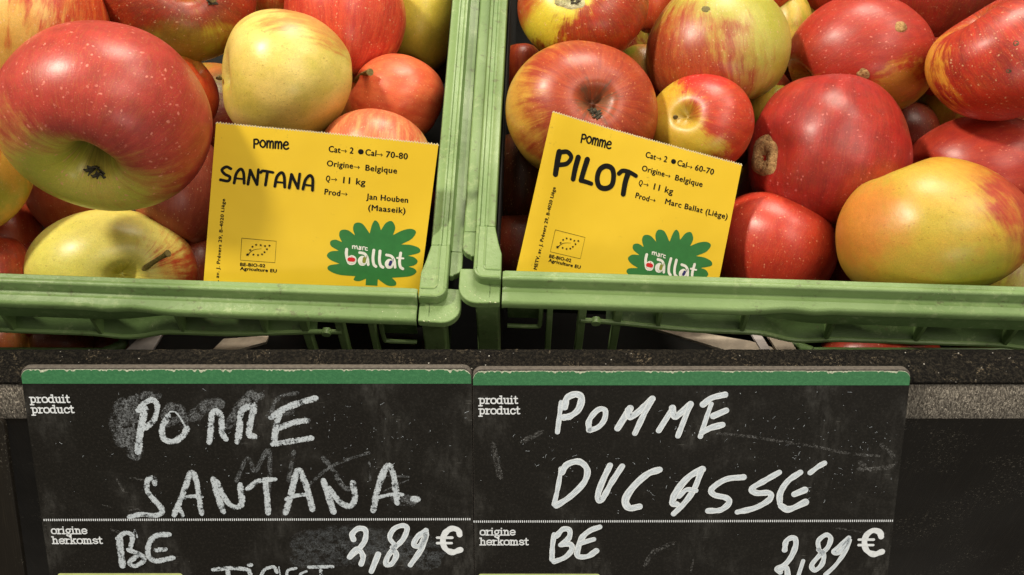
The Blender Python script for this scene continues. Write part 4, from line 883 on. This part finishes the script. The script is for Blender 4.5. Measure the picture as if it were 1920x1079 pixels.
a = apple('L11', 211, 510, 154, 117, 51.0, (.50, -.08, .86), 'greenish yellow apple with a stem and a red cheek, lying on the left crate rail',
          mk_(a=S(226, 214, 110), a2=S(214, 206, 92), b=S(206, 66, 40), b2=S(180, 42, 30), dir=(.97, .2, -.1), lo=.80, soft=.55, streak=.5, seed=11, lent=15, lentcol=S(130, 110, 40), lentamt=.35, cavcol=S(150, 150, 50), coat=.2), cav=.36, cw=.22, lob=.004, lump=.004, squash=.95)
stem(a, (270, 505), (315, 476, -1.2), .13, .03, STEML)
apple('L12', -62, 330, 117, 100, 48.0, (0, 1, 0), 'amber apple cut off by the left edge of the photo, beside the huge red one',
      mk_(a=S(208, 158, 60), **ORG, dir=(-.3, .4, .5), lo=.35, soft=.9, streak=.7, seed=12))
apple('L13', 150, 352, 105, 92, 53.0, (0, 1, 0), 'shaded pink brown apple underneath the huge red one',
      mk_(a=S(196, 136, 70), b=S(200, 100, 70), b2=S(180, 76, 54), dir=(0, 0, 1), lo=-.3, soft=.9, seed=13))
apple('L14', 5, 458, 78, 80, 53.5, (0, 1, 0), 'shaded orange apple at the left edge, below the amber one',
      mk_(a=S(196, 120, 56), b=S(200, 88, 50), b2=S(180, 60, 40), dir=(0, 0, 1), lo=-.4, soft=.9, seed=14))
apple('L15', -15, 520, 70, 76, 49.5, (0, 1, 0), 'deep red apple at the left edge, just above the green crate rail',
      mk_(b=S(176, 40, 32), b2=S(140, 22, 24), dir=(0, .5, .5), lo=-.9, seed=15))
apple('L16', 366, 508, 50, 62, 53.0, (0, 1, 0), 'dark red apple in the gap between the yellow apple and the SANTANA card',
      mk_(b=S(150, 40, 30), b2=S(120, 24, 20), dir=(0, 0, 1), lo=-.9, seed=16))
apple('L17', 508, -28, 62, 60, 56.0, (0, 1, 0), 'tan apple at the top edge, seen above the pale yellow one in the left crate',
      mk_(a=S(200, 150, 80), **ORG, dir=(0, 0, 1), lo=.5, seed=17))

a = apple('R1', 1092, 15, 122, 107, 53.0, (-.15, .28, .95), 'yellow and crimson apple with a pale scar, top left of the right crate',
          mk_(a=S(222, 206, 60), a2=S(212, 190, 56), b=S(184, 30, 26), b2=S(146, 16, 22), dir=(.55, -.75, .05), lo=.18, soft=.35, streak=.5, seed=21, lent=14, cavcol=S(170, 160, 90), cavamt=.4, patch=[((-.9, .3, .1), .62, .9, S(176, 28, 26), .9)], coat=.2), cav=.45)
blob_patch(a, 1068, 3, 30, 15, .1, SCABW, .08, 'scar', .8, 3); calyx(a, 1078, 4, .32, 6, 8)
a = apple('R2', 1090, 213, 142, 130, 50.0, (.17, .03, .98), 'orange red apple behind the top left corner of the PILOT card, hollow facing out',
          mk_(a=S(206, 160, 62), a2=S(196, 150, 54), b=S(186, 66, 36), b2=S(156, 38, 28), dir=(.55, .05, .75), lo=-.02, soft=.75, streak=.6, seed=22, lent=17, lentamt=.6, lentcol=S(228, 150, 100), cavcol=S(120, 90, 60), cavamt=.7, patch=[((.17, .03, .98), .955, .99, S(98, 78, 56), .55)]), cav=.32, cw=.26)
calyx(a, 1115, 214, .24, 11, 5); calyx(a, 1119, 219, .18, 9, 15); calyx(a, 1109, 210, .2, 8, 25)
a = apple('R3', 1311, 236, 98, 95, 50.5, (-.50, .10, .86), 'red apple with a yellow hollow, peeping over the PILOT card',
          mk_(a=S(206, 176, 56), a2=S(198, 160, 46), b=S(204, 44, 32), b2=S(170, 26, 28), dir=(.85, .45, .15), lo=.02, soft=.5, streak=.4, seed=23, lent=13, lentcol=S(240, 170, 130), patch=[((.1, .96, .3), .80, .93, S(196, 36, 30), .95)], cavcol=S(120, 100, 40), coat=.2), cav=.22, cw=.30, lob=.015)
stem(a, (1263, 225), (1267, 221, -.1), .09)
a = apple('R4', 1346, 88, 134, 120, 53.5, (.15, -.9, -.2), 'large lime green apple flushed red at lower left, top middle of the right crate',
          mk_(a=S(176, 172, 66), a2=S(190, 184, 90), b=S(190, 78, 44), b2=S(160, 50, 34), dir=(-.68, -.62, .1), lo=.18, soft=.9, streak=.7, seed=24, lent=16, lentamt=.5, patch=[((0, -1, 0), .72, .95, S(180, 84, 44), .6)]))
blob_patch(a, 1323, 18, 8, 6, 0, SCABO, .02, 'blemish', .2, 4)
a = apple('R5', 1614, 108, 135, 114, 54.9, (.85, .42, -.1), 'egg shaped red apple with two tan scabs, top of the right crate',
          mk_(a=S(206, 150, 50), b=S(186, 40, 40), b2=S(160, 26, 34), dir=(-.1, .7, .6), lo=-.25, soft=.6, streak=.4, seed=25, lent=13, lentamt=.5, lentcol=S(236, 150, 130), patch=[((.28, -.55, .7), .90, .985, S(200, 140, 50), .8)]), squash=.95)
blob_patch(a, 1689, 51, 12, 10, .3, SCAB, .10, 'scab', .3, 5); blob_patch(a, 1619, 141, 13, 11, .3, SCAB, .10, 'scab', .3, 6)
a = apple('R6', 1551, 288, 148, 144, 51.6, (-.2, -.97, .1), 'big crimson apple with a corky tan scar on its left side, right crate',
          mk_(a=S(190, 120, 50), b=S(178, 34, 38), b2=S(142, 18, 30), dir=(.2, .5, .5), lo=-.8, soft=.7, streak=.45, seed=26, lent=13, lentamt=.45, lentcol=S(230, 130, 120)), squash=1.0, cav=.1, lump=.04, concave=((-.86, -.05, .5), .30, .13))
blob_patch(a, 1434, 295, 24, 41, .08, SCAB, .20, 'scab', 1.2, 7)
a = apple('R7', 1886, 106, 144, 120, 49.7, (-.55, .80, .1), 'red apple with a golden shoulder and two black spots, right edge of the photo',
          mk_(a=S(222, 160, 56), a2=S(214, 150, 50), b=S(196, 40, 34), b2=S(150, 20, 30), dir=(.8, .15, .45), lo=-.85, soft=.45, streak=.75, seed=27, lent=14, patch=[((-.15, -.9, .3), .75, .95, S(190, 50, 30), .6)]), concave=((-.75, .66, .1), .50, .07))
blob_patch(a, 1905, 82, 6, 5, 0, SCABD, -.02, 'blemish', .2, 8); blob_patch(a, 1891, 134, 5, 4, 0, SCABD, -.02, 'blemish', .2, 9)
apple('R8', 1752, -18, 130, 104, 56.9, (.2, 1, 0), 'dark crimson apple at the top edge, behind the egg shaped scabby one',
      mk_(b=S(160, 22, 32), b2=S(128, 14, 26), dir=(0, 0, 1), lo=-.9, seed=28, lent=15, lentamt=.35))
apple('R9', 1562, -48, 90, 74, 59.2, (0, 1, 0), 'sliver of a bright red apple at the top edge, behind the egg shaped one',
      mk_(b=S(186, 30, 36), b2=S(160, 20, 30), dir=(0, 0, 1), lo=-.9, seed=29))
apple('R10', 1832, 320, 132, 105, 53.3, (.9, .1, -.3), 'rosy red apple at the right, between the two spotted one and the yellow green one',
      mk_(a=S(204, 130, 60), b=S(206, 62, 48), b2=S(178, 38, 40), dir=(0, .4, .6), lo=-.5, soft=.8, streak=.4, seed=30, lent=14, lentcol=S(236, 140, 110)))
a = apple('R11', 1750, 436, 180, 139, 47.3, (.42, -.9, .02), 'large yellow green apple with a red right cheek, lying on the right crate rail',
          mk_(a=S(204, 162, 58), a2=S(184, 160, 54), b=S(190, 70, 50), b2=S(160, 40, 40), dir=(.86, .28, -.1), lo=.28, soft=.55, streak=.4, seed=31, lent=15, lentcol=S(150, 80, 30), lentamt=.35, russet=.4, patch=[((-.85, .1, .35), .68, 1.0, S(200, 112, 50), .75), ((.15, .9, .4), .86, .99, S(206, 160, 50), .6), ((.15, -.6, .7), .80, .98, S(164, 164, 44), .8)]), squash=.95, cav=.3)
apple('R12', 1450, 470, 116, 108, 51.5, (.3, .9, -.2), 'coral red apple at the right edge of the PILOT card, resting behind the crate rail',
      mk_(a=S(216, 150, 70), b=S(208, 54, 40), b2=S(182, 36, 34), dir=(0, .4, .7), lo=-.55, soft=.8, streak=.4, seed=32, lent=13, lentamt=.6, lentcol=S(240, 160, 120), coat=.2), lob=.008, lump=.02)
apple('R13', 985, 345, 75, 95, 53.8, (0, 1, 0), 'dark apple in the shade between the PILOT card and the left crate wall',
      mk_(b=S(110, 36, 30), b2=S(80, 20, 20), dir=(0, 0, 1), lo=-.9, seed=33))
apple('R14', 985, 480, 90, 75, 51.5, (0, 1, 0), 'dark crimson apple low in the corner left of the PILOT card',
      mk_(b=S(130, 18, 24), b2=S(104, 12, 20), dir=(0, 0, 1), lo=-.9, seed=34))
apple('R15', 1445, 232, 62, 68, 56.0, (0, 1, 0), 'yellow apple showing in the gap beside the big crimson one',
      mk_(a=S(206, 160, 60), **ORG, dir=(0, -1, 0), lo=.6, seed=35))
apple('R16', 1445, -38, 62, 62, 58.0, (0, 1, 0), 'orange apple at the top edge, right of the lime green one',
      mk_(a=S(206, 110, 50), b=S(206, 80, 36), b2=S(190, 50, 34), dir=(0, 0, 1), lo=-.3, seed=36))
apple('R17', 1205, 150, 52, 62, 55.5, (0, 1, 0), 'amber apple deep in the gap beside the yellow and crimson one',
      mk_(a=S(190, 130, 54), b=S(190, 60, 40), b2=S(180, 40, 36), dir=(.2, -.8, 0), lo=.1, seed=37))
apple('R18', 1475, 60, 46, 70, 58.5, (0, 1, 0), 'yellow apple in the gap between the lime green and the egg shaped one',
      mk_(a=S(210, 180, 76), **ORG, dir=(0, 0, 1), lo=1.2, seed=38))
apple('R19', 1765, 118, 60, 60, 57.0, (0, 1, 0), 'red apple in the triangular gap left of the golden shouldered one',
      mk_(b=S(170, 34, 34), b2=S(140, 22, 26), dir=(0, 0, 1), lo=-.9, seed=39))
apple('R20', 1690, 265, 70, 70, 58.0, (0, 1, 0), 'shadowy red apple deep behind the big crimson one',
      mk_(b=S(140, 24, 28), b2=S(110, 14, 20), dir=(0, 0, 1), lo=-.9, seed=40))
apple('R21', 978, 135, 40, 50, 56.5, (0, 1, 0), 'orange apple in the gap beside the left rim of the right crate',
      mk_(a=S(196, 130, 56), **ORG, dir=(0, 0, 1), lo=.3, seed=41))
apple('R22', 1222, 4, 40, 56, 58.0, (0, 1, 0), 'orange red apple at the top edge, just left of the lime green one',
      mk_(a=S(206, 110, 50), b=S(206, 80, 36), b2=S(190, 50, 34), dir=(0, 0, 1), lo=-.3, seed=42))

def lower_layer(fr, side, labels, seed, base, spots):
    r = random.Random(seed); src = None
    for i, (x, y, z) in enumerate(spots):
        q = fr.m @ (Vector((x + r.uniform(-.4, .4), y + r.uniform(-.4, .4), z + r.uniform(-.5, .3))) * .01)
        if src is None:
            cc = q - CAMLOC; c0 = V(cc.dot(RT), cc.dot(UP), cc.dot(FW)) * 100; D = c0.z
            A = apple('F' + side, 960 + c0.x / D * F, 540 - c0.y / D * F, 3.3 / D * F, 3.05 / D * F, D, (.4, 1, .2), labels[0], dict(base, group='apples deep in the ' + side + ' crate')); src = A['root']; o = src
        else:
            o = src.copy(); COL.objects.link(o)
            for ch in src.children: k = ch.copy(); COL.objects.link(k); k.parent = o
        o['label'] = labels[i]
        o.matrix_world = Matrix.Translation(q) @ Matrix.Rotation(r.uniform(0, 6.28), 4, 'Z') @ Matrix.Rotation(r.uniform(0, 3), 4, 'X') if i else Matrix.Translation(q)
sp = [(x + (3.2 if j % 2 else 0), y, -8.6 if y < 12 else -7.6) for j, y in enumerate((4.0, 9.6, 15.2, 20.8, 26.4)) for x in (-14, -7.6, -1.2, 5.2, 11.6)]
spL = [sp[k] for k in (2, 9, 13, 14, 19)]; spR = [sp[k] for k in (2, 3, 6, 11, 12, 13, 15, 16)]
lower_layer(FL, 'left', ['sliver of shaded apple low behind the left crate rail, near the left photo edge', 'shaded apple low beside the right edge of the SANTANA card',
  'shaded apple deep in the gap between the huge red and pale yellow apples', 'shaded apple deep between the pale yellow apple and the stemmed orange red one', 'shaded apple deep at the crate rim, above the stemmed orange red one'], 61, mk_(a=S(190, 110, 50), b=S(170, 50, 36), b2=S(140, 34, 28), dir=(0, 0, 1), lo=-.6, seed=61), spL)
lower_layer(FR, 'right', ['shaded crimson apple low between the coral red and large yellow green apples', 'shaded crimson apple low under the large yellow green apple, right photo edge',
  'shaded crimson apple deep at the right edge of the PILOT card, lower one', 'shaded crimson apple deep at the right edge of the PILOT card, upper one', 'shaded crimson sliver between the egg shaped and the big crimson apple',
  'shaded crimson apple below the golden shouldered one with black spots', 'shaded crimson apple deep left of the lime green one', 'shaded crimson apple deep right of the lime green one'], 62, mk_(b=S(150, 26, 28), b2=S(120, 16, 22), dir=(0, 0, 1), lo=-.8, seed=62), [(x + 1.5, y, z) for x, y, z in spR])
# ------------------------------------------------------------------ what shows underneath: lower crates, their fruit, cardboard
def lower_crate(x0, x1, y, D, label, side):
    a = P(x0, y, D); b = P(x1, y + 3, D); fr = Frame(a, b - a, dL); c = empty('plastic_crate', fr.m, label, 'crate'); L = (b - a).length
    secs = []
    pts = [(0, 0, 0), (L, 0, 0)]
    for i in range(13):
        x = L * i / 12; secs.append([(x, -.25, -.3), (x, -.25, -.02), (x, -.18, .04), (x, .10, .04), (x, .16, -.02), (x, .16, -.3)])
    loft('front_rail', secs, PLD, c)
    e = L if side > 0 else 0
    tube('side_rail', catmull([(e, 0, -.1), (e + side * .5, .25, -.1), (e + side * .8, .9, -.1), (e + side * .85, 6, -.1)], 5), .24, PLD, c, 10)
    box('front_wall', (0.1, -.1, -4), (L - .1, .05, -.32), PLD, c, .02)
    return c
lower_crate(-420, 196, 655, 50.5, 'lower green crate at the left, only its rim showing under the upper crate', 1)
lower_crate(1522, 2260, 657, 50.5, 'lower green crate at the right, only its rim showing under the upper crate', -1)
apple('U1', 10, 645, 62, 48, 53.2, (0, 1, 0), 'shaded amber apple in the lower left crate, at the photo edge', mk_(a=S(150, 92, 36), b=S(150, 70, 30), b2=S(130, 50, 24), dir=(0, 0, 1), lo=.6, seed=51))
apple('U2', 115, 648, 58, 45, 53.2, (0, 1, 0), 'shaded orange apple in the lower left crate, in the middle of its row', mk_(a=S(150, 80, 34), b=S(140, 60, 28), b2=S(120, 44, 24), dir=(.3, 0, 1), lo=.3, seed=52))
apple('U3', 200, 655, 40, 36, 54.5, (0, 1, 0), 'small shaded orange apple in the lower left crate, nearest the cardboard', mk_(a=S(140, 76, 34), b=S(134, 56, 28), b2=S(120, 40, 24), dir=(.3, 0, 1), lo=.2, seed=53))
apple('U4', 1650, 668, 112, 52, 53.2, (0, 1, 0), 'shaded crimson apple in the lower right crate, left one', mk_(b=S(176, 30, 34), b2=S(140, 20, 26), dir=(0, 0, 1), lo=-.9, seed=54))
CARDB = mat_simple('cardboard', (.42, .36, .28, 1), .75, 120, .35, .3); CARDG = mat_simple('grey_tray', (.40, .37, .36, 1), .6, 120, .3, .2)
def slat(name, pts, D, mat, label, cat, th=.15):
    q = [P(x, y, D + (650 - y) * .03) for x, y in pts]; c = sum(q, Vector()) / len(q); M = Matrix.Translation(W(c)); inv = M.inverted()
    vs = [(inv @ W(p)) * 100 for p in q]; n = len(vs); nn = (vs[1] - vs[0]).cross(vs[2] - vs[0]).normalized() * th
    fs = [tuple(range(n)), tuple(range(n, 2 * n))[::-1]] + [(i, (i + 1) % n, n + (i + 1) % n, n + i) for i in range(n)]
    o = mesh(name, vs + [v - nn for v in vs], fs, mat, None, M); fix(o); bevel(o, .03); tag(o, label, cat)
slat('cardboard_flap', [(385, 675), (420, 640), (505, 634), (500, 646), (420, 668)], 49.5, CARDB, 'brown grey cardboard flap under the left crate, nearer its corner', 'cardboard')
slat('cardboard_flap', [(222, 675), (275, 625), (308, 628), (285, 665)], 49.5, CARDG, 'grey cardboard flap under the left crate, nearer the lower apples', 'cardboard')
slat('cardboard_flap', [(1215, 618), (1240, 616), (1405, 644), (1490, 668), (1380, 668), (1290, 640)], 49.5, CARDB, 'pale lit cardboard flap slanting down under the right crate', 'cardboard')
slat('cardboard_flap', [(1432, 625), (1470, 625), (1500, 672), (1462, 672)], 49.2, CARDB, 'short creased cardboard flap beside the lower right crate', 'cardboard')
slat('cardboard_flap', [(1404, 624), (1424, 628), (1452, 672), (1432, 672)], 49.4, CARDG, 'grey cardboard strip just left of the creased flap, under the right crate', 'cardboard')
